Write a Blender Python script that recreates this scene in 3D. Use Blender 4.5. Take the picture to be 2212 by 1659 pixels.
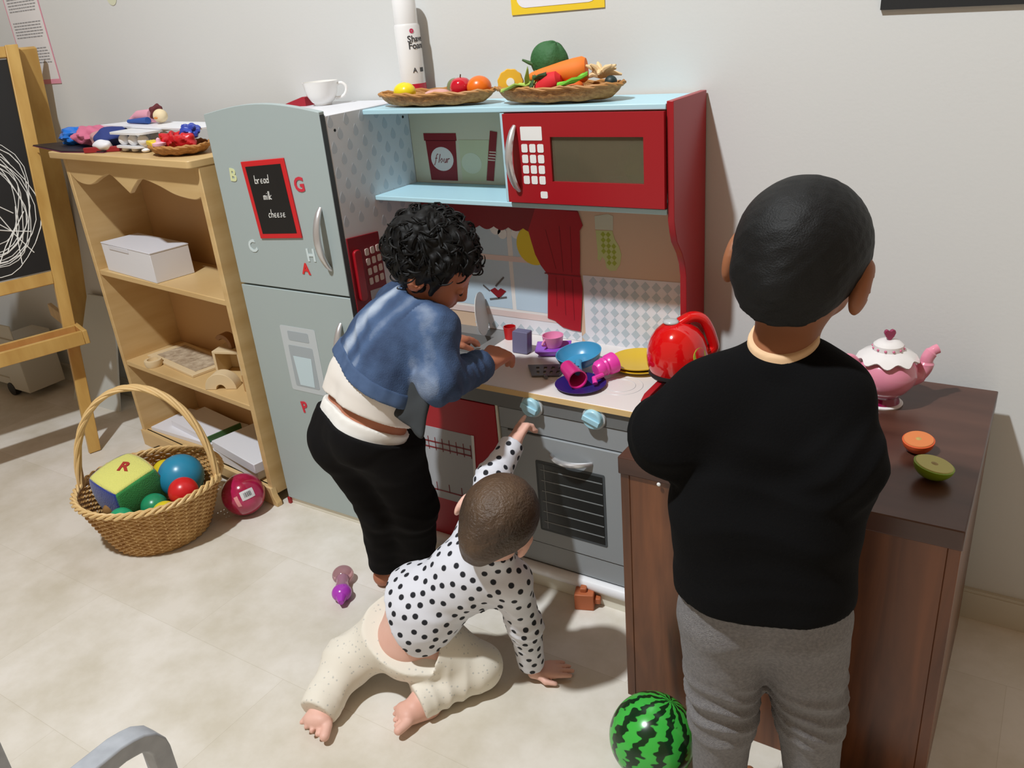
import bpy, math, random
import numpy as np
from mathutils import Vector, Matrix

random.seed(4); rng = np.random.default_rng(7)
for o in list(bpy.data.objects): bpy.data.objects.remove(o)
S = bpy.context.scene
COL = S.collection
PI = math.pi

# ------------------------------------------------------------------ camera, light, exposure
cam = bpy.data.cameras.new('camera'); camo = bpy.data.objects.new('camera', cam); COL.objects.link(camo)
cam.sensor_fit = 'HORIZONTAL'; cam.sensor_width = 36.0; cam.lens = 1801.47/2212*36.0
cam.clip_start = 0.02
_R = Vector((0.84344925, 0.53085399, -0.0823857)); _U = Vector((-0.15308666, 0.38451186, 0.91033791)); _F = Vector((-0.51493479, 0.75521168, -0.4055829))
camo.matrix_world = Matrix(((_R.x, _U.x, -_F.x, 1.6778), (_R.y, _U.y, -_F.y, -1.60563), (_R.z, _U.z, -_F.z, 1.20058), (0, 0, 0, 1)))
S.camera = camo

w = bpy.data.worlds.new('room_ambient'); S.world = w; w.use_nodes = True
w.node_tree.nodes['Background'].inputs[0].default_value = (1.0, 0.74, 0.50, 1)
w.node_tree.nodes['Background'].inputs[1].default_value = 0.33

ld = bpy.data.lights.new('ceiling_lamp', 'AREA'); ld.shape = 'DISK'; ld.size = 0.16; ld.energy = 146; ld.color = (0.915, 0.965, 1.0)
lo = bpy.data.objects.new('ceiling_lamp', ld); COL.objects.link(lo); lo.location = (0.38, -2.05, 3.75)
lo.rotation_euler = Vector((1.75, 1.75, -3.2)).to_track_quat('-Z', 'Y').to_euler()

S.view_settings.view_transform = 'Standard'; S.view_settings.look = 'None'
S.view_settings.exposure = 0.0; S.view_settings.gamma = 1.0; S.view_settings.use_curve_mapping = False

# ------------------------------------------------------------------ materials
def lin(c):
    return tuple((x/255/12.92 if x/255 <= 0.04045 else ((x/255+0.055)/1.055)**2.4) for x in c)
MC = {}
def mat(name, col, rough=0.5, metal=0.0, spec=0.5, coat=0.0, trans=0.0, alpha=1.0, sheen=0.0, bump=None, var=None):
    """var=(other colour, scale, (sx,sy,sz)) mixes a second colour by noise; bump=(scale,strength)"""
    if name in MC: return MC[name]
    m = bpy.data.materials.new(name); m.use_nodes = True; nt = m.node_tree; b = nt.nodes['Principled BSDF']
    b.inputs['Base Color'].default_value = (*lin(col), 1); b.inputs['Roughness'].default_value = rough
    b.inputs['Metallic'].default_value = metal; b.inputs['Specular IOR Level'].default_value = spec
    b.inputs['Coat Weight'].default_value = coat; b.inputs['Transmission Weight'].default_value = trans
    b.inputs['Alpha'].default_value = alpha; b.inputs['Sheen Weight'].default_value = sheen
    tc = nt.nodes.new('ShaderNodeTexCoord')
    if var:
        mp = nt.nodes.new('ShaderNodeMapping'); mp.inputs['Scale'].default_value = var[2]
        nt.links.new(tc.outputs['Object'], mp.inputs['Vector'])
        n = nt.nodes.new('ShaderNodeTexNoise'); n.inputs['Scale'].default_value = var[1]; n.inputs['Detail'].default_value = 5
        nt.links.new(mp.outputs[0], n.inputs['Vector'])
        r = nt.nodes.new('ShaderNodeValToRGB'); r.color_ramp.elements[0].position = 0.32; r.color_ramp.elements[1].position = 0.68
        r.color_ramp.elements[0].color = (*lin(col), 1); r.color_ramp.elements[1].color = (*lin(var[0]), 1)
        nt.links.new(n.outputs['Fac'], r.inputs[0]); nt.links.new(r.outputs[0], b.inputs['Base Color'])
    if bump:
        n2 = nt.nodes.new('ShaderNodeTexNoise'); n2.inputs['Scale'].default_value = bump[0]; n2.inputs['Detail'].default_value = 4
        nt.links.new(tc.outputs['Object'], n2.inputs['Vector'])
        bp = nt.nodes.new('ShaderNodeBump'); bp.inputs['Strength'].default_value = bump[1]; bp.inputs['Distance'].default_value = 0.004
        nt.links.new(n2.outputs['Fac'], bp.inputs['Height']); nt.links.new(bp.outputs[0], b.inputs['Normal'])
    MC[name] = m; return m

WALL = mat('wall_paint', (209, 210, 208), 0.85, spec=0.2, bump=(160, 0.06))
GREY = mat('fridge_grey', (165, 178, 178), 0.42)
WHITEP = mat('white_print_board', (222, 223, 228), 0.4)
RED = mat('kitchen_red', (158, 22, 32), 0.35)
AQUA = mat('aqua_paint', (178, 216, 228), 0.4)
PANEL = mat('panel_grey', (150, 155, 158), 0.45)
PANEL_SHADE = mat('panel_grey_shaded', (112, 114, 114), 0.45)  # darker panel grey, shade under the worktop overhang put into the colour
SILVER = mat('silver_plastic', (214, 214, 216), 0.28, metal=0.7)
SEAM = mat('seam_dark', (70, 75, 78), 0.7)
TAN = mat('print_tan', (214, 184, 156), 0.5)
WORKTOP = mat('worktop_white', (226, 218, 214), 0.35)
WOODEDGE = mat('worktop_edge', (224, 190, 132), 0.5)
PRED = mat('print_red', (168, 16, 32), 0.5)
PREDD = mat('print_dark_red', (128, 12, 26), 0.5)
PWHITE = mat('print_white', (232, 232, 230), 0.5)
PGREY = mat('print_grey', (150, 160, 166), 0.5)
BLACK = mat('black_board', (18, 18, 19), 0.55)
BIRCH = mat('birch_wood', (214, 184, 132), 0.45, var=((200, 166, 112), 3.0, (1, 1, 9)))
PINE = mat('easel_pine', (210, 172, 100), 0.4, var=((192, 150, 80), 4.0, (6, 6, 1)))
def rgb(name, c, rough=0.35, **k): return mat(name, c, rough, **k)

def floor_mat():
    m = bpy.data.materials.new('floor_vinyl'); m.use_nodes = True; nt = m.node_tree; b = nt.nodes['Principled BSDF']
    tc = nt.nodes.new('ShaderNodeTexCoord'); mp = nt.nodes.new('ShaderNodeMapping'); mp.inputs['Location'].default_value = (0.12, 0.18, 0)
    nt.links.new(tc.outputs['Object'], mp.inputs['Vector'])
    br = nt.nodes.new('ShaderNodeTexBrick'); br.inputs['Scale'].default_value = 1.0; br.inputs['Mortar Size'].default_value = 0.0008
    br.inputs['Brick Width'].default_value = 0.62; br.inputs['Row Height'].default_value = 0.31; br.offset = 0.5
    br.inputs['Color1'].default_value = (*lin((229, 224, 216)), 1); br.inputs['Color2'].default_value = (*lin((220, 214, 203)), 1)
    br.inputs['Mortar'].default_value = (*lin((210, 203, 190)), 1); br.inputs['Mortar Smooth'].default_value = 0.5
    nt.links.new(mp.outputs[0], br.inputs['Vector'])
    n = nt.nodes.new('ShaderNodeTexNoise'); n.inputs['Scale'].default_value = 5; n.inputs['Detail'].default_value = 6; n.inputs['Roughness'].default_value = 0.62
    nt.links.new(tc.outputs['Object'], n.inputs['Vector'])
    r = nt.nodes.new('ShaderNodeValToRGB'); e = r.color_ramp.elements; e[0].position = 0.33; e[1].position = 0.62
    e[0].color = (*lin((222, 218, 204)), 1); e[1].color = (1, 1, 1, 1)
    nt.links.new(n.outputs['Fac'], r.inputs[0])
    mx = nt.nodes.new('ShaderNodeMix'); mx.data_type = 'RGBA'; mx.blend_type = 'MULTIPLY'; mx.inputs[0].default_value = 0.75
    nt.links.new(br.outputs['Color'], mx.inputs[6]); nt.links.new(r.outputs[0], mx.inputs[7])
    g = nt.nodes.new('ShaderNodeMix'); g.data_type = 'RGBA'; g.blend_type = 'MIX'; g.inputs[0].default_value = 0
    nt.links.new(mx.outputs[2], b.inputs['Base Color']); nt.nodes.remove(g)
    b.inputs['Roughness'].default_value = 0.5; b.inputs['Specular IOR Level'].default_value = 0.35
    return m
def dark_wood():
    m = bpy.data.materials.new('dark_wood'); m.use_nodes = True; nt = m.node_tree; b = nt.nodes['Principled BSDF']
    tc = nt.nodes.new('ShaderNodeTexCoord'); mp = nt.nodes.new('ShaderNodeMapping'); mp.inputs['Scale'].default_value = (9, 9, 1.1)
    nt.links.new(tc.outputs['Object'], mp.inputs['Vector'])
    n = nt.nodes.new('ShaderNodeTexNoise'); n.inputs['Scale'].default_value = 2.2; n.inputs['Detail'].default_value = 8; n.inputs['Distortion'].default_value = 0.6
    nt.links.new(mp.outputs[0], n.inputs['Vector'])
    r = nt.nodes.new('ShaderNodeValToRGB'); e = r.color_ramp.elements; e[0].position = 0.3; e[1].position = 0.72
    e[0].color = (*lin((62, 33, 18)), 1); e[1].color = (*lin((132, 80, 48)), 1)
    nt.links.new(n.outputs['Fac'], r.inputs[0]); nt.links.new(r.outputs[0], b.inputs['Base Color']); b.inputs['Roughness'].default_value = 0.33
    return m
def dark_wood_top():
    m = bpy.data.materials.new('dark_wood_top'); m.use_nodes = True; nt = m.node_tree; b = nt.nodes['Principled BSDF']
    tc = nt.nodes.new('ShaderNodeTexCoord'); mp = nt.nodes.new('ShaderNodeMapping'); mp.inputs['Scale'].default_value = (1.2, 7, 7)
    nt.links.new(tc.outputs['Object'], mp.inputs['Vector'])
    n = nt.nodes.new('ShaderNodeTexNoise'); n.inputs['Scale'].default_value = 2.2; n.inputs['Detail'].default_value = 8
    nt.links.new(mp.outputs[0], n.inputs['Vector'])
    r = nt.nodes.new('ShaderNodeValToRGB'); e = r.color_ramp.elements; e[0].position = 0.3; e[1].position = 0.75
    e[0].color = (*lin((60, 36, 28)), 1); e[1].color = (*lin((92, 60, 48)), 1)
    nt.links.new(n.outputs['Fac'], r.inputs[0]); nt.links.new(r.outputs[0], b.inputs['Base Color']); b.inputs['Roughness'].default_value = 0.3
    return m

# ------------------------------------------------------------------ mesh building
class MB:
    def __init__(s): s.v = []; s.f = []; s.mi = []; s.m = 0
    def add(s, vs, fs):
        n = len(s.v); s.v += [tuple(float(c) for c in v) for v in vs]; s.f += [tuple(n+i for i in f) for f in fs]; s.mi += [s.m]*len(fs); return s
    def box(s, a, b, M=None):
        x0, y0, z0 = a; x1, y1, z1 = b
        vs = [(x0,y0,z0),(x1,y0,z0),(x1,y1,z0),(x0,y1,z0),(x0,y0,z1),(x1,y0,z1),(x1,y1,z1),(x0,y1,z1)]
        if M is not None: vs = [tuple(M @ Vector(v)) for v in vs]
        return s.add(vs, [(0,3,2,1),(4,5,6,7),(0,1,5,4),(1,2,6,5),(2,3,7,6),(3,0,4,7)])
    def prism(s, pts, fn, t0, t1):
        """pts 2D (counter-clockwise), fn(u,v,t)->xyz"""
        n = len(pts); vs = [fn(u, v, t0) for u, v in pts]+[fn(u, v, t1) for u, v in pts]
        return s.add(vs, [tuple(range(n))[::-1], tuple(range(n, 2*n))]+[(i, (i+1) % n, n+(i+1) % n, n+i) for i in range(n)])
    def tube(s, path, r, seg=8, closed=False, flat=None):
        P = [Vector(p) for p in path]; n = len(P); rs = r if isinstance(r, (list, tuple)) else [r]*n
        T = []
        for i in range(n):
            a = P[(i-1) % n] if (closed or i > 0) else P[i]; b = P[(i+1) % n] if (closed or i < n-1) else P[i]
            T.append((b-a).normalized())
        up = Vector((0, 0, 1)) if abs(T[0].z) < 0.9 else Vector((1, 0, 0))
        N = (up - T[0]*up.dot(T[0])).normalized(); vs = []
        for i in range(n):
            N = (N - T[i]*N.dot(T[i])).normalized(); B = T[i].cross(N)
            for k in range(seg):
                a = 2*PI*k/seg; ca, sa = math.cos(a), math.sin(a)
                if flat: sa *= flat
                vs.append(P[i]+(N*ca+B*sa)*rs[i])
        fs = []
        for i in range(n if closed else n-1):
            j = (i+1) % n
            for k in range(seg):
                l = (k+1) % seg; fs.append((i*seg+k, i*seg+l, j*seg+l, j*seg+k))
        if not closed: fs += [tuple(range(seg))[::-1], tuple(range((n-1)*seg, n*seg))]
        return s.add(vs, fs)
    def lathe(s, prof, c=(0, 0, 0), seg=32, M=None, wave=None):
        """prof [(r,z)]; wave=(n, amp, i0) scallops rows >= i0"""
        vs = []; fs = []; n = len(prof)
        for i, (r, z) in enumerate(prof):
            for k in range(seg):
                a = 2*PI*k/seg; rr = r; zz = z
                if wave and i in wave[2]: rr = r*(1+wave[1]*math.cos(wave[0]*a)); zz = z-wave[3]*math.cos(wave[0]*a)
                v = Vector((rr*math.cos(a), rr*math.sin(a), zz))
                if M is not None: v = M @ v
                vs.append(v+Vector(c))
        for i in range(n-1):
            for k in range(seg):
                l = (k+1) % seg; fs.append((i*seg+k, i*seg+l, (i+1)*seg+l, (i+1)*seg+k))
        fs += [tuple(range(seg))[::-1], tuple(range((n-1)*seg, n*seg))]
        return s.add(vs, fs)
    def ell(s, c, r, M=None, seg=24, rings=14, disp=None):
        vs = []; fs = []
        for i in range(rings+1):
            t = PI*i/rings
            for k in range(seg):
                a = 2*PI*k/seg; d = Vector((math.sin(t)*math.cos(a), math.sin(t)*math.sin(a), -math.cos(t)))
                q = disp(d) if disp else 1.0
                v = Vector((d.x*r[0]*q, d.y*r[1]*q, d.z*r[2]*q))
                if M is not None: v = M @ v
                vs.append(v+Vector(c))
        for i in range(rings):
            for k in range(seg):
                l = (k+1) % seg; fs.append((i*seg+k, i*seg+l, (i+1)*seg+l, (i+1)*seg+k))
        return s.add(vs, fs)

def rot(ax, deg): return Matrix.Rotation(math.radians(deg), 3, ax)
def wloc(o):
    v = Vector((0, 0, 0))
    while o: v += o.location; o = o.parent
    return v
def props(o, label=None, cat=None, group=None, kind=None):
    if label: o['label'] = label
    if cat: o['category'] = cat
    if group: o['group'] = group
    if kind: o['kind'] = kind
    return o
def build(name, mb, mats, parent=None, world=True, smooth=35, bevel=0, loc=None, rz=0):
    """vertices in world coordinates unless world=False (then relative to parent / loc)"""
    me = bpy.data.meshes.new(name)
    off = Vector((0, 0, 0))
    if world: off = wloc(parent) if parent else (Vector(loc) if loc else Vector((0, 0, 0)))
    me.from_pydata([(v[0]-off.x, v[1]-off.y, v[2]-off.z) for v in mb.v], [], mb.f)
    for m in (mats if isinstance(mats, (list, tuple)) else [mats]): me.materials.append(m)
    if len(me.materials) > 1: me.polygons.foreach_set('material_index', mb.mi)
    me.update()
    if smooth: me.shade_smooth(); me.set_sharp_from_angle(angle=math.radians(smooth))
    o = bpy.data.objects.new(name, me); COL.objects.link(o); o.parent = parent
    if loc and not parent: o.location = loc
    if rz: o.rotation_euler.z = rz
    if bevel:
        b = o.modifiers.new('bevel', 'BEVEL'); b.width = bevel; b.segments = 2; b.limit_method = 'ANGLE'
    return o
def thing(name, label, cat, loc, rz=0, group=None):
    o = bpy.data.objects.new(name, None); COL.objects.link(o); o.location = loc; o.rotation_euler.z = rz; o.empty_display_size = 0.05
    return props(o, label, cat, group)
def one(name, mb, mats, label, cat, loc, **k):
    g = k.pop('group', None); o = build(name, mb, mats, loc=loc, **k); return props(o, label, cat, g)
def arc(c, r, a0, a1, n):
    return [(c[0]+r*math.cos(a0+(a1-a0)*i/(n-1)), c[1]+r*math.sin(a0+(a1-a0)*i/(n-1))) for i in range(n)]
def rrect(x0, y0, x1, y1, r, n=5):
    return arc((x1-r, y0+r), r, -PI/2, 0, n)+arc((x1-r, y1-r), r, 0, PI/2, n)+arc((x0+r, y1-r), r, PI/2, PI, n)+arc((x0+r, y0+r), r, PI, 1.5*PI, n)
def text_mb(body, size, fn, depth=0.0006, shear=0.0, offset=0.0, width=1.0):
    cu = bpy.data.curves.new('t', 'FONT'); cu.body = body; cu.size = size; cu.extrude = depth; cu.align_x = 'CENTER'; cu.align_y = 'CENTER'
    cu.shear = shear; cu.offset = offset; cu.resolution_u = 3
    o = bpy.data.objects.new('t', cu); COL.objects.link(o)
    bpy.context.view_layer.update()
    me = bpy.data.meshes.new_from_object(o.evaluated_get(bpy.context.evaluated_depsgraph_get()))
    mb = MB(); mb.add([fn(v.co.x*width, v.co.y, v.co.z) for v in me.vertices], [tuple(p.vertices) for p in me.polygons])
    bpy.data.objects.remove(o); bpy.data.curves.remove(cu); bpy.data.meshes.remove(me); return mb
STROKE = {'b': [[(0,1),(0,0)],[(0,.4),(.3,.5),(.4,.25),(.3,0),(0,.05)]], 'r': [[(0,.5),(0,0)],[(0,.35),(.15,.5),(.3,.45)]],
 'e': [[(0,.27),(.35,.27),(.28,.5),(.1,.5),(0,.25),(.1,0),(.35,.05)]], 'a': [[(.35,.45),(.1,.5),(0,.25),(.1,0),(.35,.1)],[(.35,.5),(.35,0)]],
 'd': [[(.35,.4),(.1,.5),(0,.25),(.1,0),(.35,.1)],[(.38,1),(.35,0)]], 'm': [[(0,.5),(0,0)],[(0,.4),(.12,.5),(.2,.4),(.2,0)],[(.2,.4),(.32,.5),(.4,.4),(.4,0)]],
 'i': [[(.1,.5),(.1,0)],[(.1,.72),(.1,.77)]], 'l': [[(.1,1),(.1,0)]], 'k': [[(0,1),(0,0)],[(.3,.5),(0,.22),(.32,0)]], 'c': [[(.33,.45),(.15,.52),(0,.25),(.12,0),(.33,.05)]],
 'h': [[(0,1),(0,0)],[(0,.35),(.2,.5),(.32,.35),(.32,0)]], 's': [[(.3,.45),(.1,.5),(.05,.33),(.28,.2),(.22,.02),(0,.05)]],
 'f': [[(.35,.95),(.2,1.0),(.12,.8),(.12,0),(.05,-.3)],[(0,.5),(.3,.5)]], 'o': [[(.17,.5),(0,.25),(.17,0),(.35,.25),(.17,.5)]], 'u': [[(0,.5),(.03,.1),(.18,0),(.32,.12),(.33,.5)],[(.33,.5),(.36,0)]]}
def strokes(mb, word, x, y, h, fn, r, slant=0.0, lift=0.0):
    for i, ch in enumerate(word):
        for st in STROKE[ch]:
            mb.tube([fn(x+(u+slant*v)*h, y+v*h+lift*(x-x)) for u, v in st], r, 5)
        x += h*(0.27 if ch in 'il' else 0.52)
    return mb

# ------------------------------------------------------------------ implicit bodies (smooth-blended fields meshed with surface nets)
class Field:
    def __init__(s, lo, hi, h):
        s.h = h; s.lo = np.array(lo, float); n = np.ceil((np.array(hi)-s.lo)/h).astype(int)+1
        s.D = np.full(n, 0.06, np.float32); s.n = n
    def sub(s, lo, hi):
        a = np.maximum(np.floor((np.array(lo)-s.lo)/s.h).astype(int), 0); b = np.minimum(np.ceil((np.array(hi)-s.lo)/s.h).astype(int)+1, s.n)
        if (b <= a).any(): return None
        ax = [s.lo[i]+s.h*np.arange(a[i], b[i], dtype=np.float32) for i in range(3)]
        return tuple(slice(a[i], b[i]) for i in range(3)), np.meshgrid(*ax, indexing='ij')
    def _mix(s, sl, d, k):
        D = s.D[sl]
        if k > 0:
            hh = np.clip(0.5+0.5*(D-d)/k, 0, 1); s.D[sl] = D*(1-hh)+d*hh-k*hh*(1-hh)
        else: s.D[sl] = np.minimum(D, d)
    def cap(s, a, b, ra, rb=None, k=0.012):
        rb = ra if rb is None else rb; a = np.array(a, float); b = np.array(b, float); m = max(ra, rb)+0.03
        q = s.sub(np.minimum(a, b)-m, np.maximum(a, b)+m)
        if q is None: return s
        sl, (X, Y, Z) = q; ab = b-a; L = float(ab@ab)+1e-12
        t = np.clip(((X-a[0])*ab[0]+(Y-a[1])*ab[1]+(Z-a[2])*ab[2])/L, 0, 1)
        d = np.sqrt((X-a[0]-t*ab[0])**2+(Y-a[1]-t*ab[1])**2+(Z-a[2]-t*ab[2])**2)-(ra+(rb-ra)*t)
        s._mix(sl, d, k); return s
    def chain(s, pts, rs, k=0.012):
        for i in range(len(pts)-1): s.cap(pts[i], pts[i+1], rs[i], rs[i+1], k)
        return s
    def ell(s, c, r, A=None, k=0.012, cut=False):
        """A: 3x3 rows = local axes"""
        c = np.array(c, float); r = np.array(r, float); m = r.max()+0.03; q = s.sub(c-m, c+m)
        if q is None: return s
        sl, (X, Y, Z) = q; A = np.eye(3) if A is None else np.array(A)
        P = [(A[i][0]*(X-c[0])+A[i][1]*(Y-c[1])+A[i][2]*(Z-c[2])) for i in range(3)]
        k0 = np.sqrt(sum((P[i]/r[i])**2 for i in range(3))); k1 = np.sqrt(sum((P[i]/r[i]**2)**2 for i in range(3)))+1e-9
        d = k0*(k0-1)/k1
        if cut: s.D[sl] = np.maximum(s.D[sl], -d)
        else: s._mix(sl, d, k)
        return s
    def clip(s, p, n, R=None):
        """remove the side n points to (within radius R of p)"""
        p = np.array(p, float); n = np.array(n, float); n = n/np.linalg.norm(n)
        q = s.sub(p-R, p+R) if R else s.sub(s.lo, s.lo+s.h*s.n)
        if q is None: return s
        sl, (X, Y, Z) = q; d = (X-p[0])*n[0]+(Y-p[1])*n[1]+(Z-p[2])*n[2]
        new = np.maximum(s.D[sl], d)
        if R: new = np.where((X-p[0])**2+(Y-p[1])**2+(Z-p[2])**2 < R*R, new, s.D[sl])
        s.D[sl] = new; return s
    def fold(s, c, R, ax, freq, amp, ph=0.0):
        """cloth creases: ripples along ax inside radius R"""
        c = np.array(c, float); q = s.sub(c-R, c+R)
        if q is None: return s
        sl, (X, Y, Z) = q; ax = np.array(ax, float); ax = ax/np.linalg.norm(ax)
        d2 = ((X-c[0])**2+(Y-c[1])**2+(Z-c[2])**2)/(R*R); w = np.clip(1-d2, 0, 1)**1.5
        u = (X-c[0])*ax[0]+(Y-c[1])*ax[1]+(Z-c[2])*ax[2]
        wob = 0.010*np.sin(31*X+17*Z)+0.008*np.sin(43*Y-21*X)
        s.D[sl] = s.D[sl]-1.7*amp*w*(1-np.abs(np.sin(freq*(u+wob)+ph))*1.6); return s
    def noise(s, amp, f, seed=0):
        r = np.random.default_rng(seed); q = s.sub(s.lo, s.lo+s.h*s.n); sl, (X, Y, Z) = q
        m = np.abs(s.D) < 0.03; x, y, z = X[m], Y[m], Z[m]; v = np.zeros_like(x)
        for i in range(7):
            k = r.normal(size=3)*f*(1+0.3*i); v += np.sin(k[0]*x+k[1]*y+k[2]*z+r.uniform(0, 6))/(1+0.25*i)
        s.D[m] = s.D[m]-amp*v/2.5; return s
    def mesh(s):
        D = s.D; ins = D < 0; n = D.shape
        c = np.zeros(tuple(i-1 for i in n), np.uint8)
        for i in (0, 1):
            for j in (0, 1):
                for k in (0, 1): c += ins[i:n[0]-1+i, j:n[1]-1+j, k:n[2]-1+k]
        cells = np.argwhere((c > 0) & (c < 8)); idx = np.full(c.shape, -1, np.int64); idx[tuple(cells.T)] = np.arange(len(cells))
        acc = np.zeros((len(cells), 3)); cnt = np.zeros(len(cells)); cor = [(i, j, k) for i in (0, 1) for j in (0, 1) for k in (0, 1)]
        val = {q: D[cells[:, 0]+q[0], cells[:, 1]+q[1], cells[:, 2]+q[2]] for q in cor}
        for q in cor:
            for ax in range(3):
                if q[ax] == 0:
                    p = list(q); p[ax] = 1; p = tuple(p); a, b = val[q], val[p]; m = (a < 0) != (b < 0)
                    t = np.where(m, a/np.where(m, a-b, 1), 0)
                    pos = np.array(q)[None, :].repeat(len(cells), 0).astype(float); pos[:, ax] += t
                    acc[m] += pos[m]; cnt[m] += 1
        V = s.lo+s.h*(cells+acc/cnt[:, None]); F = []
        for ax in range(3):
            o1, o2 = (ax+1) % 3, (ax+2) % 3
            sl0 = [slice(1, -1)]*3; sl1 = [slice(1, -1)]*3; sl0[ax] = slice(0, n[ax]-1); sl1[ax] = slice(1, n[ax])
            A = ins[tuple(sl0)]; B = ins[tuple(sl1)]; e = np.argwhere(A != B)
            flip = A[tuple(e.T)]; base = e.copy(); base[:, o1] += 1; base[:, o2] += 1
            def g(d1, d2):
                q = base.copy(); q[:, o1] += d1; q[:, o2] += d2; return idx[tuple(q.T)]
            a, b, cc, d = g(-1, -1), g(0, -1), g(0, 0), g(-1, 0)
            F.append(np.where(flip[:, None], np.stack([a, b, cc, d], 1), np.stack([d, cc, b, a], 1)))
        F = np.concatenate(F); F = F[(F >= 0).all(1)]
        # light relaxation
        E = np.concatenate([F[:, [i, (i+1) % 4]] for i in range(4)]); deg = np.bincount(E[:, 0], minlength=len(V))[:, None]
        for _ in range(2):
            sm = np.stack([np.bincount(E[:, 0], V[E[:, 1], i], minlength=len(V)) for i in range(3)], 1)
            V = V+0.5*(sm/np.maximum(deg, 1)-V)
        return V, F
def net(name, fld, m, parent, attr=None):
    V, F = fld.mesh(); off = np.array(wloc(parent)) if parent else np.zeros(3)
    me = bpy.data.meshes.new(name); me.from_pydata((V-off).tolist(), [], F.tolist()); me.materials.append(m); me.update(); me.shade_smooth()
    if attr: a = me.attributes.new(attr[0], 'FLOAT', 'POINT'); a.data.foreach_set('value', attr[1](V).astype(np.float32))
    o = bpy.data.objects.new(name, me); COL.objects.link(o); o.parent = parent; return o
def unit(v): v = np.array(v, float); return v/np.linalg.norm(v)
def hand(F, W, d, nrm, side, L, curl=(0.35, 0.35, 0.35, 0.35), thumb=0.5, k=0.006):
    """W wrist, d finger direction, nrm palm-facing normal, side=thumb direction vector, L hand length"""
    W = np.array(W, float); d = unit(d); nrm = unit(np.array(nrm)-d*np.dot(nrm, d)); t = unit(np.array(side)-d*np.dot(side, d)-nrm*np.dot(side, nrm))
    offs = (0.21, 0.07, -0.07, -0.20); ln = (0.40, 0.45, 0.42, 0.33)
    for i in range(4):
        base = W+d*L*(0.53-0.03*abs(i-1))+t*offs[i]*L
        F.cap(W+t*offs[i]*L*0.55, base, 0.095*L, 0.085*L, k*1.6)
        p = base; dd = d+t*offs[i]*0.35; dd = unit(dd); seg = (0.42, 0.32, 0.26); r = (0.072*L, 0.066*L, 0.06*L, 0.052*L)
        for j in range(3):
            a = curl[i]*(0.8 if j == 0 else 1.1); dd = unit(dd*math.cos(a)+(nrm-dd*np.dot(nrm, dd))*math.sin(a))
            q = p+dd*ln[i]*L*seg[j]; F.cap(p, q, r[j], r[j+1], k*0.35); p = q
    b = W+d*L*0.16+t*L*0.17; m = b+(d*0.55+t*0.75+nrm*0.25)*L*0.22; e = m+unit(d*0.9+t*0.25+nrm*thumb)*L*0.24
    F.cap(W+t*0.05*L+d*0.05*L, b, 0.1*L, 0.095*L, k); F.cap(b, m, 0.095*L, 0.075*L, k*0.7); F.cap(m, e, 0.073*L, 0.058*L, k*0.35)
def foot(F, ank, toe, up, L, w, k=0.008, fl=1):
    ank = np.array(ank, float); toe = np.array(toe, float); f = unit(toe-ank); up = unit(up); sd = unit(np.cross(f, up))*fl
    heel = ank-f*L*0.12-up*w*0.35
    F.cap(ank, heel, w*0.42, w*0.40, k); ball = toe-f*L*0.36
    F.cap(heel, ball+sd*w*0.2, w*0.38, w*0.30, k); F.cap(heel, ball-sd*w*0.2, w*0.36, w*0.28, k); F.cap(ank, ball, w*0.42, w*0.3, k)
    for i in range(5):
        q = toe-f*L*0.14+sd*w*(0.46-0.235*i)-f*L*(0.03*i+0.012*i*i)*0.55; fd = unit(f+sd*(0.18-0.12*i))
        F.cap(q-fd*L*0.16, q+fd*L*(0.10-0.012*i), w*(0.165 if i == 0 else 0.115-0.008*i), w*(0.16 if i == 0 else 0.11-0.008*i), k*0.15)
def head(F, H, f, u, w, ears=1.0):
    """H skull centre, f face direction, u up, w half width"""
    f = unit(f); u = unit(np.array(u)-f*np.dot(u, f)); r = np.cross(f, u); A = [r, f, u]; P = lambda a, b, c: np.array(H)+(r*a+f*b+u*c)*w
    F.ell(P(0, -.12, .12), (w, w*1.2, w*1.08), A, 0.01)
    F.ell(P(0, .42, -.55), (w*.74, w*.72, w*.72), A, 0.02); F.ell(P(0, .72, -1.0), (w*.32, w*.3, w*.24), A, 0.02)
    for sx in (-1, 1):
        F.ell(P(.5*sx, .75, -.55), (w*.32, w*.3, w*.3), A, 0.015)
        F.ell(P(.37*sx, 1.06, -.12), (w*.17, w*.12, w*.1), A, k=0, cut=True)
        F.ell(P(.37*sx, .98, -.12), (w*.14, w*.13, w*.12), A, 0.003)
        if ears:
            F.ell(P((0.91+.12*ears)*sx, -.05, -.28), (w*.12*ears, w*.24*ears, w*.36*ears), A, 0.006); F.ell(P((0.98+.14*ears)*sx, .02, -.25), (w*.09, w*.12, w*.2), A, k=0, cut=True)
    F.cap(P(0, 1.08, -.1), P(0, 1.2, -.42), w*.09, w*.14, 0.008); F.ell(P(.11, 1.12, -.45), (w*.1, w*.1, w*.09), A, 0.006); F.ell(P(-.11, 1.12, -.45), (w*.1, w*.1, w*.09), A, 0.006)
    F.ell(P(0, 1.09, -.68), (w*.25, w*.1, w*.06), A, 0.003); F.ell(P(0, 1.07, -.79), (w*.2, w*.1, w*.06), A, 0.003)
    return P, A
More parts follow.
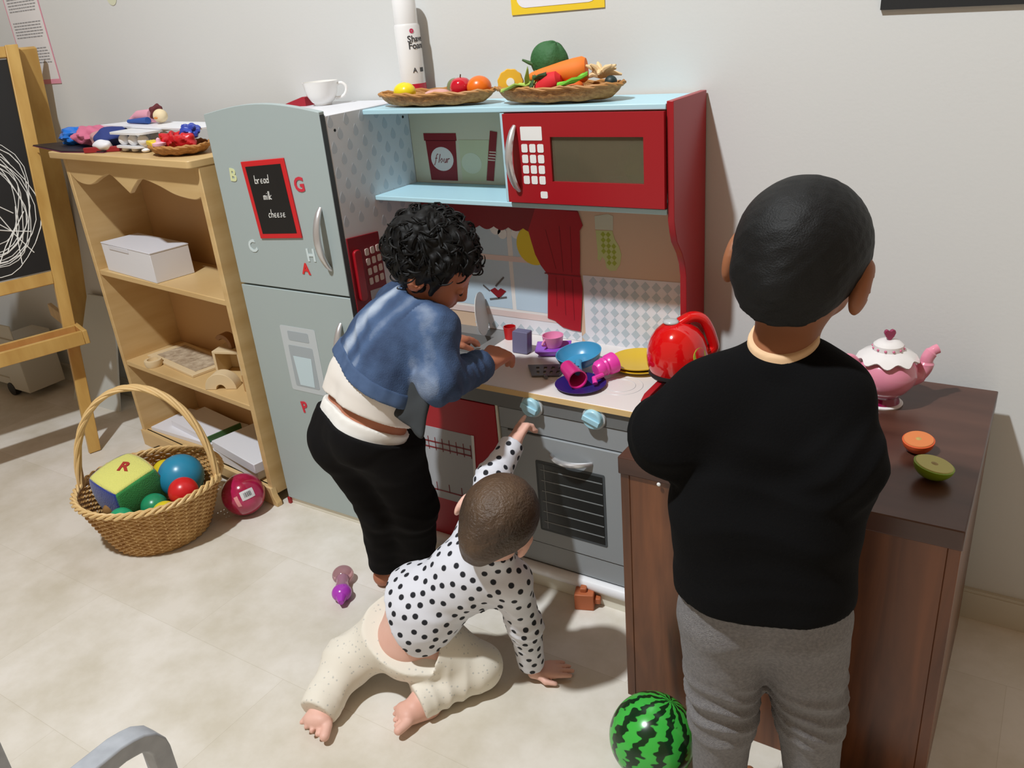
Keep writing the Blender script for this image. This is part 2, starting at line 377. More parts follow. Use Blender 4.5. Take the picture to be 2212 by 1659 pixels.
def eyes(parent, P, A, w, lid=None):
    for sx in (-1, 1):
        mb = MB(); M = Matrix([list(a) for a in A]).transposed()
        if lid:
            mb.ell(P(.37*sx, 1.0, -.13), (w*.16, w*.13, w*.12), M, 16, 12); mb.m = 1; mb.ell(P(.38*sx, 1.115, -.19), (w*.13, w*.045, w*.022), M, 12, 6)
            build('eyelid', mb, [lid, rgb('lash_dark', (20, 12, 10), 0.5)], parent); continue
        mb.ell(P(.37*sx, 1.0, -.12), (w*.15, w*.12, w*.075), M, 12, 8); mb.m = 1; mb.ell(P(.37*sx, 1.085, -.12), (w*.06, w*.045, w*.06), M, 10, 6)
        build('eye', mb, [rgb('eye_white', (230, 225, 220)), rgb('eye_dark', (30, 18, 12), 0.2)], parent)

# ------------------------------------------------------------------ the room
def struct(name, mb, m, **k): return props(build(name, mb, m, smooth=None, **k), kind='structure')
struct('floor', MB().box((-4.2, -4.0, -0.03), (3.4, 0.0, 0.0)), floor_mat())
struct('wall_back', MB().box((-4.2, 0.0, -0.03), (3.4, 0.08, 3.95)), WALL)
struct('wall_left', MB().box((-4.28, -4.0, -0.03), (-4.2, 0.08, 3.95)), WALL)
struct('ceiling', MB().box((-4.28, -4.0, 3.95), (3.4, 0.08, 4.03)), rgb('ceiling_warm_bounce', (172, 138, 98), 0.9))  # unseen ceiling; colour made darker and warmer to tint the bounced light
struct('baseboard_back', MB().box((-4.2, -0.012, 0.0), (3.4, 0.0, 0.062)).box((-4.2, -0.009, 0.062), (3.4, 0.0, 0.068)), rgb('baseboard_paint', (205, 200, 186), 0.5))

# ------------------------------------------------------------------ play kitchen
K = thing('play_kitchen', 'grey, red and pale blue wooden play kitchen with fridge, microwave and oven against the wall', 'play kitchen', (0, 0, 0))
def kb(name, mbx, m, par=None, bevel=0.0015, **k): return build(name, mbx, m, par or K, bevel=bevel, **k)
# fridge carcass
kb('fridge_cabinet', MB().box((0.004, -0.283, 0.0), (0.018, -0.013, 1.036)).box((0.018, -0.02, 0.0), (0.352, -0.013, 1.036)).box((0.018, -0.283, 0.0), (0.352, -0.013, 0.02)), GREY)
kb('fridge_top_board', MB().box((0.002, -0.284, 1.0275), (0.351, -0.012, 1.0365)), WHITEP)
sp = kb('side_panel', MB().box((0.353, -0.283, 0.0), (0.367, -0.012, 1.0365)), WHITEP)
yz = lambda x: (lambda u, v, t: (x+t, u, v))
xz = lambda y: (lambda u, v, t: (u, y-t, v))
dmb = MB()
row = 0; z = 1.02
while z > 0.50:
    y = -0.272+(0.0245 if row % 2 else 0)
    while y < -0.02:
        pts = [(y+0.0085*math.cos(a)*(1.0 if math.sin(a) < 0 else 1-0.75*math.sin(a)**1.5), z+(0.010 if math.sin(a) < 0 else 0.0155)*math.sin(a)) for a in [2*PI*i/18 for i in range(18)]]
        if not (-0.285 < y < -0.165 and z < 0.785): dmb.prism(pts, yz(0.367), 0.0002, 0.0006)
        y += 0.049
    z -= 0.0265; row += 1
kb('printed_drops', dmb, rgb('print_drop', (198, 204, 212), 0.45), sp, 0, smooth=None)
# door with arched top
pts = [(0.002, 0.645), (0.366, 0.645)]+[(0.366-0.364*i/20, 1.046+0.020*math.sin(PI*i/20)) for i in range(21)]
ud = kb('fridge_door', MB().prism(pts, xz(-0.284), 0.0, 0.016), GREY)
ldor = kb('fridge_door', MB().box((0.002, -0.300, 0.022), (0.366, -0.284, 0.6405)), GREY)
kb('door_edge_strip', MB().box((0.3662, -0.299, 0.022), (0.3672, -0.286, 1.04)), SEAM, bevel=0)
kb('base_strip', MB().box((0.0, -0.293, 0.0), (0.366, -0.282, 0.021)), rgb('cream_board', (226, 222, 206), 0.5))
def bow(a, b, out, n=14):
    a = Vector(a); b = Vector(b); o = Vector(out)
    return [a+(b-a)*(i/(n-1))+o*max(0.0, math.sin(PI*i/(n-1)))**0.75 for i in range(n)]
kb('handle', MB().tube(bow((0.322, -0.299, 0.845), (0.322, -0.299, 0.704), (0, -0.026, 0)), [0.004]+[0.0052+0.0022*math.sin(PI*i/13) for i in range(1, 13)]+[0.004], 10, flat=1.3), SILVER, ud, 0)
kb('handle', MB().tube(bow((0.322, -0.299, 0.575), (0.322, -0.299, 0.44), (0, -0.026, 0)), [0.004]+[0.0052+0.0022*math.sin(PI*i/13) for i in range(1, 13)]+[0.004], 10, flat=1.3), SILVER, ldor, 0)
# chalk board with shopping list (slightly tilted as printed)
def bq(u, v): # unit square -> board corners measured on the door
    a = Vector((0.113, 0.764)); b = Vector((0.252, 0.774)); c = Vector((0.240, 0.952)); d = Vector((0.098, 0.941))
    return (a*(1-u)*(1-v)+b*u*(1-v)+c*u*v+d*(1-u)*v)
def bfn(u, v, t): q = bq(u, v); return (q.x, -0.300-t, q.y)
cb = kb('list_board', MB().prism([(0, 0), (1, 0), (1, 1), (0, 1)], bfn, 0.0, 0.0035), rgb('board_red', (206, 34, 40), 0.4), ud, 0.001)
kb('board_face', MB().prism([(0.09, 0.065), (0.91, 0.065), (0.91, 0.935), (0.09, 0.935)], bfn, 0.0034, 0.0042), BLACK, cb, 0)
def lfn(u, v): q = bq(0.5, 0.5); x = u; yv = v; c, s_ = math.cos(0.07), math.sin(0.07); return (0.176+c*x-s_*yv, -0.3049, 0.862+s_*x+c*yv)
for wd_, x_, y_ in (('bread', -0.038, 0.034), ('milk', -0.022, -0.003), ('cheese', -0.020, -0.044)):
    kb('chalk_word', strokes(MB(), wd_, x_, y_, 0.0185, lfn, 0.0009, 0.1), rgb('chalk', (236, 236, 232), 0.8), cb, 0)['label'] = 'chalk word '+wd_
for ch, x, z, c, s_, a in (('B', 0.060, 0.909, (214, 220, 170), 0.040, -6), ('G', 0.272, 0.893, (205, 48, 66), 0.044, 4), ('C', 0.076, 0.741, (206, 220, 222), 0.040, 18),
                           ('H', 0.268, 0.733, (206, 220, 222), 0.040, 2), ('A', 0.243, 0.699, (214, 44, 46), 0.036, -2), ('P', 0.143, 0.325, (205, 48, 66), 0.042, 10)):
    ca, sa = math.cos(math.radians(a)), math.sin(math.radians(a))
    kb('letter', text_mb(ch, s_, lambda u, v, t: (x+ca*u-sa*v, -0.3008-t, z+sa*u+ca*v), offset=0.0012), rgb('letter_%d_%d_%d' % c, c, 0.5), ud if z > 0.6 else ldor, 0, smooth=None)['label'] = 'printed letter '+ch
dm = MB(); dm.prism(rrect(0.112, 0.372, 0.232, 0.547, 0.006), xz(-0.300), 0.0, 0.0006)
wd = kb('water_dispenser', dm, rgb('disp_light', (192, 200, 204), 0.45), ldor, 0, smooth=None)
kb('dispenser_recess', MB().prism(rrect(0.130, 0.386, 0.212, 0.497, 0.004), xz(-0.3006), 0.0, 0.0005).prism(rrect(0.136, 0.510, 0.206, 0.535, 0.004), xz(-0.3006), 0.0, 0.0005), rgb('disp_grey', (164, 174, 180), 0.45), wd, 0, smooth=None)
kb('printed_glass', MB().prism([(0.146, 0.39), (0.196, 0.39), (0.202, 0.468), (0.140, 0.468)], xz(-0.3011), 0.0, 0.0004), rgb('disp_water', (196, 216, 224), 0.4), wd, 0, smooth=None)
# wall telephone printed on the side panel
ph = MB(); ph.prism([(-0.285, 0.60), (-0.176, 0.60), (-0.179, 0.766), (-0.284, 0.775)], yz(0.367), 0.0, 0.004)
tp = kb('wall_telephone', ph, PREDD, None, 0.001)
hm = MB(); hm.prism(rrect(-0.276, 0.625, -0.252, 0.745, 0.010), yz(0.371), 0.0, 0.008); kb('handset', hm, rgb('phone_red', (158, 16, 30), 0.3), tp, 0.002)
pm = MB()
for i in range(3):
    for j in range(4): pm.prism(rrect(-0.234+0.019*i, 0.722-0.023*j, -0.222+0.019*i, 0.738-0.023*j, 0.003), yz(0.371), 0.0, 0.002)
kb('key_pad', pm, rgb('key_cream', (214, 196, 186), 0.5), tp, 0); kb('notepad', MB().prism([(-0.236, 0.604), (-0.190, 0.604), (-0.190, 0.636), (-0.236, 0.640)], yz(0.371), 0.0, 0.001), rgb('note_grey', (180, 178, 184), 0.6), tp, 0)
kb('screw_hole', MB().lathe([(0.0032, 0), (0.0032, 0.0006)], (0.3672, -0.262, 1.004), 10, rot('Y', 90)), BLACK, sp, 0); kb('screw_hole', MB().lathe([(0.0032, 0), (0.0032, 0.0006)], (0.3672, -0.034, 1.000), 10, rot('Y', 90)), BLACK, sp, 0)
# hutch
bp = kb('back_panel', MB().box((0.367, -0.012, 0.44), (1.077, -0.004, 1.03)), TAN, None, 0)
kb('top_shelf', MB().box((0.367, -0.168, 1.0225), (1.0765, -0.012, 1.033)), AQUA); kb('lower_shelf', MB().box((0.367, -0.168, 0.835), (1.0765, -0.012, 0.8455)), AQUA)
kb('divider', MB().box((0.7245, -0.1665, 0.8455), (0.735, -0.012, 1.0225)), AQUA)
kb('upper_back_board', MB().box((0.368, -0.0135, 0.846), (0.724, -0.0121, 1.022)), rgb('pantry_cream', (204, 202, 180), 0.5), bp, 0)
prof = [(-0.004, 0.0), (-0.302, 0.0), (-0.302, 0.515), (-0.285, 0.522), (-0.20, 0.523), (-0.13, 0.524), (-0.112, 0.532), (-0.106, 0.56), (-0.104, 0.63), (-0.105, 0.70), (-0.112, 0.727), (-0.126, 0.752), (-0.15, 0.78), (-0.158, 0.80), (-0.165, 0.825), (-0.167, 1.037), (-0.004, 1.037)]
kb('side_panel', MB().prism(prof, yz(1.0775), 0.0, 0.013), RED, None, 0.001)
# microwave
md = MB()
fn = xz(-0.166)
for a in ((0.7365, 0.848, 0.842, 1.0205), (1.036, 0.848, 1.076, 1.0205), (0.842, 0.848, 1.036, 0.892), (0.842, 0.977, 1.036, 1.0205)): md.box((a[0], -0.176, a[1]), (a[2], -0.164, a[3]))
mw = kb('microwave_door', md, RED, None, 0)
kb('window_pane', MB().box((0.842, -0.171, 0.892), (1.036, -0.169, 0.977)), rgb('smoky_pane', (190, 180, 150), 0.12, trans=0.82, alpha=0.75), mw, 0)
kb('handle', MB().tube(bow((0.763, -0.175, 0.998), (0.763, -0.175, 0.871), (-0.004, -0.024, 0)), [0.0036]+[0.0048+0.002*math.sin(PI*i/13) for i in range(1, 13)]+[0.0036], 10, flat=1.3), SILVER, mw, 0)
km = MB()
for i in range(3):
    for j in range(4): km.prism(rrect(0.7765+0.0182*i, 0.9475-0.0205*j, 0.7905+0.0182*i, 0.9635-0.0205*j, 0.003), xz(-0.176), 0, 0.0008)
km.prism(rrect(0.7765, 0.9705, 0.825, 0.9965, 0.002), xz(-0.176), 0, 0.0008); km.prism(rrect(0.8135, 0.8585, 0.8295, 0.872, 0.003), xz(-0.176), 0, 0.0008)
kb('keypad', km, PWHITE, mw, 0, smooth=None)
# base cabinet
kb('base_cabinet', MB().box((0.367, -0.285, 0.03), (1.077, -0.013, 0.425)), PANEL, None, 0); kb('worktop', MB().box((0.617, -0.304, 0.4765), (1.0765, -0.012, 0.4895)), WORKTOP, None, 0.001)
kb('worktop_edging', MB().box((0.617, -0.3055, 0.4765), (1.0765, -0.3035, 0.4885)), WOODEDGE, None, 0)
sk = MB(); sk.box((0.367, -0.304, 0.4765), (0.617, -0.262, 0.489)).box((0.367, -0.06, 0.4765), (0.617, -0.012, 0.489)).box((0.367, -0.262, 0.4765), (0.40, -0.06, 0.489)).box((0.585, -0.262, 0.4765), (0.617, -0.06, 0.489)).box((0.395, -0.265, 0.43), (0.59, -0.055, 0.436)).box((0.395, -0.265, 0.436), (0.40, -0.055, 0.4765)).box((0.585, -0.265, 0.436), (0.59, -0.055, 0.4765)).box((0.40, -0.265, 0.436), (0.585, -0.26, 0.4765)).box((0.40, -0.06, 0.436), (0.585, -0.055, 0.4765))
sko = kb('sink', sk, rgb('sink_grey', (120, 118, 116), 0.4), None, 0)
kb('control_panel', MB().box((0.367, -0.298, 0.4405), (1.077, -0.284, 0.4765)), PANEL_SHADE, None, 0.0005)
kb('front_panel', MB().box((0.745, -0.296, 0.3905), (1.077, -0.284, 0.4385)), PANEL, None, 0.0005); kb('post', MB().box((0.745, -0.294, 0.03), (0.762, -0.284, 0.3885)), PANEL, None, 0)
kb('cream_post', MB().box((0.7365, -0.297, 0.03), (0.7425, -0.284, 0.44)), rgb('cream_board', (226, 222, 206), 0.5), None, 0)
sd = kb('sink_door', MB().box((0.46, -0.298, 0.05), (0.735, -0.285, 0.438)), PRED, None, 0.001)
kb('stile', MB().box((0.367, -0.297, 0.03), (0.458, -0.285, 0.4385)), PANEL, None, 0)
kb('printed_towel', MB().prism([(0.49, 0.162), (0.655, 0.162), (0.665, 0.352), (0.49, 0.352)], xz(-0.298), 0, 0.0006), rgb('towel_grey', (176, 178, 182), 0.6), sd, 0)
pr = MB()
for zz in (0.297, 0.312): pr.box((0.49, -0.2992, zz), (0.66, -0.2986, zz+0.0035))
for i in range(9): pr.box((0.498+0.02*i, -0.2992, 0.292), (0.5+0.02*i, -0.2986, 0.326))
kb('printed_stripe', pr, PREDD, sd, 0); pr = MB(); pr.box((0.49, -0.2992, 0.182), (0.66, -0.2986, 0.1855))
for i in range(5): pr.box((0.51+0.036*i, -0.2992, 0.182), (0.512+0.036*i, -0.2986, 0.205))
kb('printed_stripe', pr, PREDD, sd, 0)
kb('printed_hem', MB().prism([(0.655, 0.162), (0.662, 0.162), (0.672, 0.353), (0.665, 0.353)], xz(-0.2986), 0, 0.0005), PWHITE, sd, 0)
od = kb('oven_door', MB().box((0.764, -0.300, 0.118), (1.058, -0.286, 0.3875)), PANEL, None, 0.001)
kb('lower_panel', MB().box((0.745, -0.298, 0.062), (1.077, -0.286, 0.1155)), PANEL, None, 0.0005)
kb('seal', MB().prism(rrect(0.830, 0.154, 0.994, 0.330, 0.004), xz(-0.300), 0, 0.0008), SEAM, od, 0, smooth=None)
gl = kb('oven_window', MB().prism([(0.836, 0.160), (0.989, 0.160), (0.989, 0.324), (0.836, 0.324)], xz(-0.3008), 0, 0.0006), rgb('oven_black', (34, 36, 36), 0.25), od, 0, smooth=None)
rk = MB()
for i in range(6): rk.box((0.842, -0.3022, 0.178+0.026*i), (0.988, -0.3012, 0.1802+0.026*i))
rk.box((0.850, -0.3020, 0.162), (0.8515, -0.3012, 0.322))
kb('oven_rack', rk, rgb('rack_grey', (130, 134, 134), 0.4), gl, 0)
kb('handle', MB().tube(bow((0.868, -0.299, 0.350), (0.966, -0.299, 0.350), (0, -0.024, 0)), [0.0036]+[0.0046+0.0018*math.sin(PI*i/13) for i in range(1, 13)]+[0.0036], 10), SILVER, od, 0)
for x in (0.833, 0.976):
    kn = MB(); kn.lathe([(0.0255, 0), (0.0255, 0.003), (0.0245, 0.0045), (0.001, 0.0045)], (x, -0.298, 0.4575), 30, rot('X', 90))
    kp = kb('knob', kn, rgb('knob_rim', (200, 206, 208), 0.3), None, 0)
    k2 = MB(); k2.lathe([(0.0215, 0), (0.0205, 0.009), (0.018, 0.0115), (0.001, 0.0115)], (x, -0.3022, 0.4575), 26, rot('X', 90)); M = rot('Y', 20)
    k2.prism([(-0.019, -0.0055), (0.019, -0.0055), (0.019, 0.0055), (-0.019, 0.0055)], lambda u, v, t: tuple(Vector((x, -0.3135-t, 0.4575))+M @ Vector((u, 0, v))), 0, 0.005)
    kb('knob_dial', k2, rgb('knob_blue', (168, 214, 230), 0.35), kp, 0.001)
kb('plinth', MB().box((0.367, -0.304, 0.0), (1.077, -0.284, 0.03)), rgb('cream_board', (226, 222, 206), 0.5), None, 0.001)
kb('plinth_rail', MB().tube([(0.37, -0.302, 0.046), (1.076, -0.302, 0.046)], 0.0145, 12), rgb('gloss_white', (236, 236, 238), 0.25), None, 0)
kb('foot_cap', MB().box((-0.004, -0.301, 0.0), (0.006, -0.287, 0.020)), RED, None, 0.002)
for x in (0.985, 1.05): kb('towel_hook', MB().lathe([(0.006, 0), (0.006, 0.008), (0.003, 0.010), (0.003, 0.016)], (x, -0.030, 0.818), 12), rgb('hook_brown', (92, 62, 52), 0.5), None, 0)
# printed scene on the back panel
def pd(name, polys, m, lift=0, par=None):
    mb = MB()
    for q in polys: mb.prism(q, xz(-0.012-0.0004*lift), 0.0, 0.0004)
    return kb(name, mb, m, par or bp, 0, smooth=None)
pd('printed_window', [[(0.371, 0.535), (0.725, 0.535), (0.725, 0.80), (0.371, 0.80)]], rgb('print_window_frame', (228, 226, 222), 0.5), 1)
pd('printed_sky', [[(0.40, 0.68), (0.614, 0.68), (0.614, 0.79), (0.40, 0.79)], [(0.628, 0.68), (0.722, 0.68), (0.722, 0.79), (0.628, 0.79)], [(0.40, 0.548), (0.614, 0.548), (0.614, 0.667), (0.40, 0.667)], [(0.625, 0.548), (0.722, 0.548), (0.722, 0.667), (0.625, 0.667)]], rgb('print_sky', (188, 208, 222), 0.5), 2)
pd('printed_sill', [[(0.371, 0.527), (0.735, 0.527), (0.735, 0.542), (0.371, 0.542)], [(0.40, 0.667), (0.722, 0.667), (0.722, 0.680), (0.40, 0.680)]], rgb('print_pink', (222, 202, 196), 0.5), 3)
pd('printed_cloud', [arc((0.585, 0.745), 0.016, 0, 1.95*PI, 16), arc((0.603, 0.733), 0.013, 0, 1.95*PI, 16), arc((0.640, 0.735), 0.012, 0, 1.95*PI, 16)], PWHITE, 4)
pd('printed_sun', [arc((0.688, 0.711), 0.047, 0.1, 1.95*PI, 30)], rgb('print_yellow', (226, 200, 40), 0.5), 5)
pd('printed_flower', [[(0.577, 0.571), (0.600, 0.592), (0.585, 0.598), (0.577, 0.592), (0.568, 0.598), (0.553, 0.590)]], PREDD, 5)
pd('printed_stem', [[(0.553, 0.590), (0.535, 0.603), (0.533, 0.600), (0.551, 0.587)], [(0.572, 0.600), (0.598, 0.625), (0.595, 0.628), (0.569, 0.603)], [(0.55, 0.565), (0.60, 0.575), (0.60, 0.579), (0.55, 0.569)]], rgb('print_dkgrey', (96, 92, 92), 0.5), 5)
val = [(0.371, 0.835), (0.371, 0.62), (0.40, 0.60), (0.43, 0.62), (0.46, 0.74)]
for c in range(6):
    val += [(0.46+0.0405*c+0.0405*i/6, 0.749-0.008*math.sin(PI*i/6)) for i in range(1, 7)]
val += [(0.712, 0.742), (0.80, 0.76), (0.817, 0.764), (0.807, 0.793), (0.795, 0.815), (0.79, 0.835)]
pd('printed_valance', [val], PREDD, 6)
cur = [(0.676, 0.745), (0.682, 0.72), (0.690, 0.69), (0.703, 0.665), (0.721, 0.643), (0.716, 0.59), (0.712, 0.537), (0.722, 0.535), (0.731, 0.533), (0.741, 0.526), (0.752, 0.519), (0.775, 0.515), (0.798, 0.514), (0.803, 0.56), (0.809, 0.619), (0.804, 0.655), (0.807, 0.70), (0.809, 0.752), (0.817, 0.764), (0.807, 0.793), (0.70, 0.80)]
cu_ = pd('printed_curtain', [cur], PRED, 7)
pd('printed_curtain_fold', [[(0.739+0.022*k+dx, zt-(zt-zb)*0) if i == 0 else (0.7405+0.022*k+dx, zt) for i in (0, 1)]+[(0.7405+0.022*k+dx2, zb), (0.739+0.022*k+dx2, zb)] for k, dx, dx2, zt, zb in ((0, -0.018, 0.003, 0.75, 0.66), (1, -0.004, 0.0, 0.76, 0.655), (2, 0.002, 0.0, 0.76, 0.655), (0, 0.002, 0.0, 0.64, 0.57), (1, 0.0, 0.0, 0.64, 0.55), (2, 0.0, 0.0, 0.64, 0.54))]+[[(0.712, 0.646), (0.806, 0.646), (0.806, 0.649), (0.712, 0.649)]], PREDD, 8, cu_)
gv = pd('printed_oven_glove', [[(0.847, 0.755), (0.849, 0.72), (0.850, 0.70), (0.848, 0.691), (0.855, 0.686), (0.861, 0.697), (0.867, 0.690), (0.870, 0.672), (0.880, 0.666), (0.893, 0.668), (0.903, 0.683), (0.907, 0.705), (0.902, 0.722), (0.892, 0.738), (0.887, 0.756)]], rgb('glove_green', (196, 206, 140), 0.5), 1)
pd('printed_glove_cuff', [[(0.846, 0.757), (0.889, 0.757), (0.890, 0.788), (0.878, 0.792), (0.846, 0.786)]], rgb('glove_pale', (206, 208, 186), 0.5), 1, gv)
gd = []
for i in range(5):
    for j in range(7):
        x, z = 0.852+0.0125*i+0.001*j*0, 0.747-0.0125*j
        gp = [(0.847, 0.755), (0.849, 0.72), (0.850, 0.70), (0.848, 0.691), (0.855, 0.686), (0.861, 0.697), (0.867, 0.690), (0.870, 0.672), (0.880, 0.666), (0.893, 0.668), (0.903, 0.683), (0.907, 0.705), (0.902, 0.722), (0.892, 0.738), (0.887, 0.756)]
        def ins_(px, pz): return sum(((a[1] > pz) != (b[1] > pz)) and px < (b[0]-a[0])*(pz-a[1])/(b[1]-a[1])+a[0] for a, b in zip(gp, gp[1:]+gp[:1])) % 2
        if all(ins_(x+ex, z+ez) for ex, ez in ((-0.005, 0), (0.005, 0), (0, 0.005), (0, -0.005))): gd.append([(x-0.0058, z), (x, z-0.0062), (x+0.0058, z), (x, z+0.0062)])
pd('printed_glove_check', gd, rgb('glove_dark', (160, 176, 60), 0.5), 2, gv)
tl = pd('printed_tiles', [[(0.81, 0.44), (1.077, 0.44), (1.077, 0.655), (0.81, 0.650)], [(0.50, 0.49), (0.80, 0.49), (0.80, 0.512), (0.735, 0.527), (0.50, 0.527)]], rgb('tile_white', (226, 226, 230), 0.4), 1)
dd = []
for j in range(7):
    for i in range(23):
        x = 0.508+0.0252*i; z = 0.638-0.0228*j
        if x > 0.822 or (z < 0.521 and x < 0.735) or (z < 0.508): dd.append([(x-0.0105, z), (x, z-0.0112), (x+0.0105, z), (x, z+0.0112)])
pd('printed_diamonds', dd, rgb('tile_blue', (188, 200, 206), 0.4), 2, tl)
def pu(name, polys, m, lift): # on the pantry board
    mb = MB()
    for q in polys: mb.prism(q, xz(-0.0135-0.0004*lift), 0.0, 0.0004)
    return kb(name, mb, m, bp, 0, smooth=None)
pu('printed_flour_jar', [[(0.414, 0.852), (0.492, 0.852), (0.497, 0.944), (0.410, 0.944)], [(0.406, 0.943), (0.500, 0.943), (0.500, 0.960), (0.406, 0.960)]], PREDD, 1)
pu('printed_label', [[(0.4535+0.0325*math.cos(2*PI*i/28), 0.9015+0.0275*math.sin(2*PI*i/28)) for i in range(28)]], rgb('label_white', (226, 222, 220), 0.5), 2)
fm = MB(); strokes(fm, 'flour', 0.430, 0.893, 0.020, lambda u, v: (u, -0.0145, v), 0.0011, 0.35); kb('printed_flour_word', fm, PREDD, bp, 0)
pu('printed_green_jar', [[(0.506, 0.853), (0.572, 0.853), (0.590, 0.945), (0.506, 0.945)]], rgb('jar_green', (196, 202, 168), 0.5), 1)
pu('printed_label', [[(0.5365+0.028*math.cos(2*PI*i/28), 0.893+0.0235*math.sin(2*PI*i/28)) for i in range(28)]], rgb('label_pale', (206, 214, 192), 0.5), 2)
pu('printed_book', [[(0.574, 0.855), (0.593, 0.854), (0.614, 0.962), (0.595, 0.965)]], PREDD, 2)
pu('printed_book_bands', [[(0.583+k*0.0018, 0.900+0.006*k), (0.602+k*0.0018, 0.899+0.006*k), (0.6025+k*0.0018, 0.9015+0.006*k), (0.5835+k*0.0018, 0.9025+0.006*k)] for k in range(4)], rgb('label_pale2', (210, 190, 176), 0.5), 3)

# things inside the microwave and by the sink
mb = MB(); mb.lathe([(0.012, 0), (0.035, 0.004), (0.048, 0.018), (0.05, 0.019), (0.036, 0.006), (0.001, 0.003)], (0.935, -0.10, 0.8458), 28)
one('toy_bowl', mb, rgb('bowl_teal', (40, 140, 170), 0.3), 'pale blue toy bowl behind the microwave window', 'bowl', (0.935, -0.10, 0.8458))
mb = MB(); mb.ell((0.985, -0.06, 0.902), (0.038, 0.026, 0.055), None, 16, 12, lambda d: 1+0.12*math.sin(5*d.x+7*d.z))
one('toy_lettuce', mb, rgb('lettuce_dull', (150, 165, 70), 0.6), 'yellow-green toy vegetable behind the microwave window', 'toy food', (0.985, -0.06, 0.847))
def rx(ax, deg): return rot(ax, deg)
mb = MB(); mb.lathe([(0.001, 0), (0.030, 0.001), (0.052, 0.008), (0.053, 0.010), (0.030, 0.004), (0.001, 0.003)], (0.545, -0.062, 0.5435), 30, rot('Z', 20) @ rot('Y', 84))
one('toy_plate', mb, rgb('plate_white', (214, 212, 206), 0.35), 'white toy plate standing on its edge by the sink', 'plate', (0.545, -0.062, 0.491))
mb = MB(); mb.lathe([(0.013, 0), (0.015, 0.03), (0.0135, 0.03), (0.012, 0.003), (0.001, 0.003)], (0.628, -0.055, 0.49), 20)
one('toy_cup', mb, rgb('cup_red', (190, 20, 24), 0.35), 'small red toy cup behind the hand of the child in denim', 'cup', (0.628, -0.055, 0.49))
mb = MB(); mb.prism(rrect(-0.020, 0, 0.020, 0.05, 0.003), lambda u, v, t: (0.702+u, -0.110+0.12*v-t, 0.4905+v), 0, 0.022)
one('toy_carton', mb, rgb('carton_purple', (108, 104, 134), 0.5), 'small grey-purple toy carton standing on the worktop by the hand', 'carton', (0.702, -0.11, 0.4905), bevel=0.001)

# ------------------------------------------------------------------ bookcase and what stands on it
BA = math.radians(-6.9); BR = Matrix.Rotation(BA, 3, 'Z'); BO = Vector((-0.737, -0.237, 0))
def Bk(x, y, z): return tuple(BO+BR @ Vector((x, y, z)))
B = thing('bookcase', 'pale birch bookcase with scalloped valance standing between easel and grey toy fridge', 'bookcase', tuple(BO), BA)
def bb(name, m_, par=None, bevel=0.002, mt=BIRCH, **k): return build(name, m_, mt, par or B, world=False, bevel=bevel, **k)
bb('side_panel', MB().box((0, 0, 0.03), (0.018, 0.205, 0.93))); bb('side_panel', MB().box((0.692, 0, 0.03), (0.712, 0.205, 0.93)))
bb('back_panel', MB().box((0.018, 0.197, 0.04), (0.692, 0.205, 0.93)), mt=rgb('birch_back', (190, 150, 100), 0.6))
bb('top_board', MB().prism(rrect(-0.03, -0.025, 0.713, 0.205, 0.012), lambda u, v, t: (u, v, t), 0.93, 0.948))
for z in (0.597, 0.300, 0.055): bb('shelf', MB().box((0.018, 0.004, z-0.016), (0.692, 0.197, z)))
def cat(pts, n=6):
    out = []
    for i in range(len(pts)-1):
        p0, p1, p2, p3 = pts[max(i-1, 0)], pts[i], pts[i+1], pts[min(i+2, len(pts)-1)]
        for k in range(n):
            t = k/n; out.append(tuple(0.5*(2*b+(c-a)*t+(2*a-5*b+4*c-d)*t*t+(3*b-a-3*c+d)*t**3) for a, b, c, d in zip(p0, p1, p2, p3)))
    return out+[pts[-1]]
low = cat([(0.018, 0.885), (0.06, 0.862), (0.13, 0.858), (0.20, 0.880), (0.255, 0.892), (0.30, 0.872)])+cat([(0.345, 0.846), (0.385, 0.872), (0.425, 0.888), (0.50, 0.876), (0.58, 0.856), (0.66, 0.850), (0.692, 0.858)])
bb('valance', MB().prism(low+[(0.692, 0.93), (0.018, 0.93)], lambda u, v, t: (u, t, v), 0.015, 0.001))
bb('base_board', MB().prism([(0.0, 0.0), (0.05, 0.0), (0.10, 0.022), (0.60, 0.022), (0.66, 0.0), (0.728, 0.0), (0.728, 0.012), (0.715, 0.03), (0.712, 0.055), (0.0, 0.055)], lambda u, v, t: (u, t, v), 0.012, -0.006))
def on_b(name, m_, mt, label, c, at, **k): return one(name, m_, mt, label, c, at, **k)
def bmb(pts_box, ang=0, o=(0, 0, 0)):
    M = Matrix.Rotation(BA+math.radians(ang), 4, 'Z'); M.translation = Vector(Bk(*o)); mb = MB()
    for a, b in pts_box: mb.box(a, b, M)
    return mb
# white cardboard box
o = (0.055, 0.015, 0.5975)
wb = thing('cardboard_box', 'white cardboard box on the upper shelf of the bookcase', 'box', Bk(0.2, 0.08, 0.5975))
build('box_body', bmb([((0, 0, 0), (0.30, 0.115, 0.082))], -2, o), rgb('card_white', (226, 226, 230), 0.6), wb, bevel=0.001)
build('box_lid', bmb([((-0.001, -0.001, 0.0822), (0.301, 0.116, 0.086)), ((0.05, -0.002, 0.070), (0.17, -0.0002, 0.082))], -2, o), rgb('card_lid', (218, 218, 224), 0.6), wb, bevel=0.001)
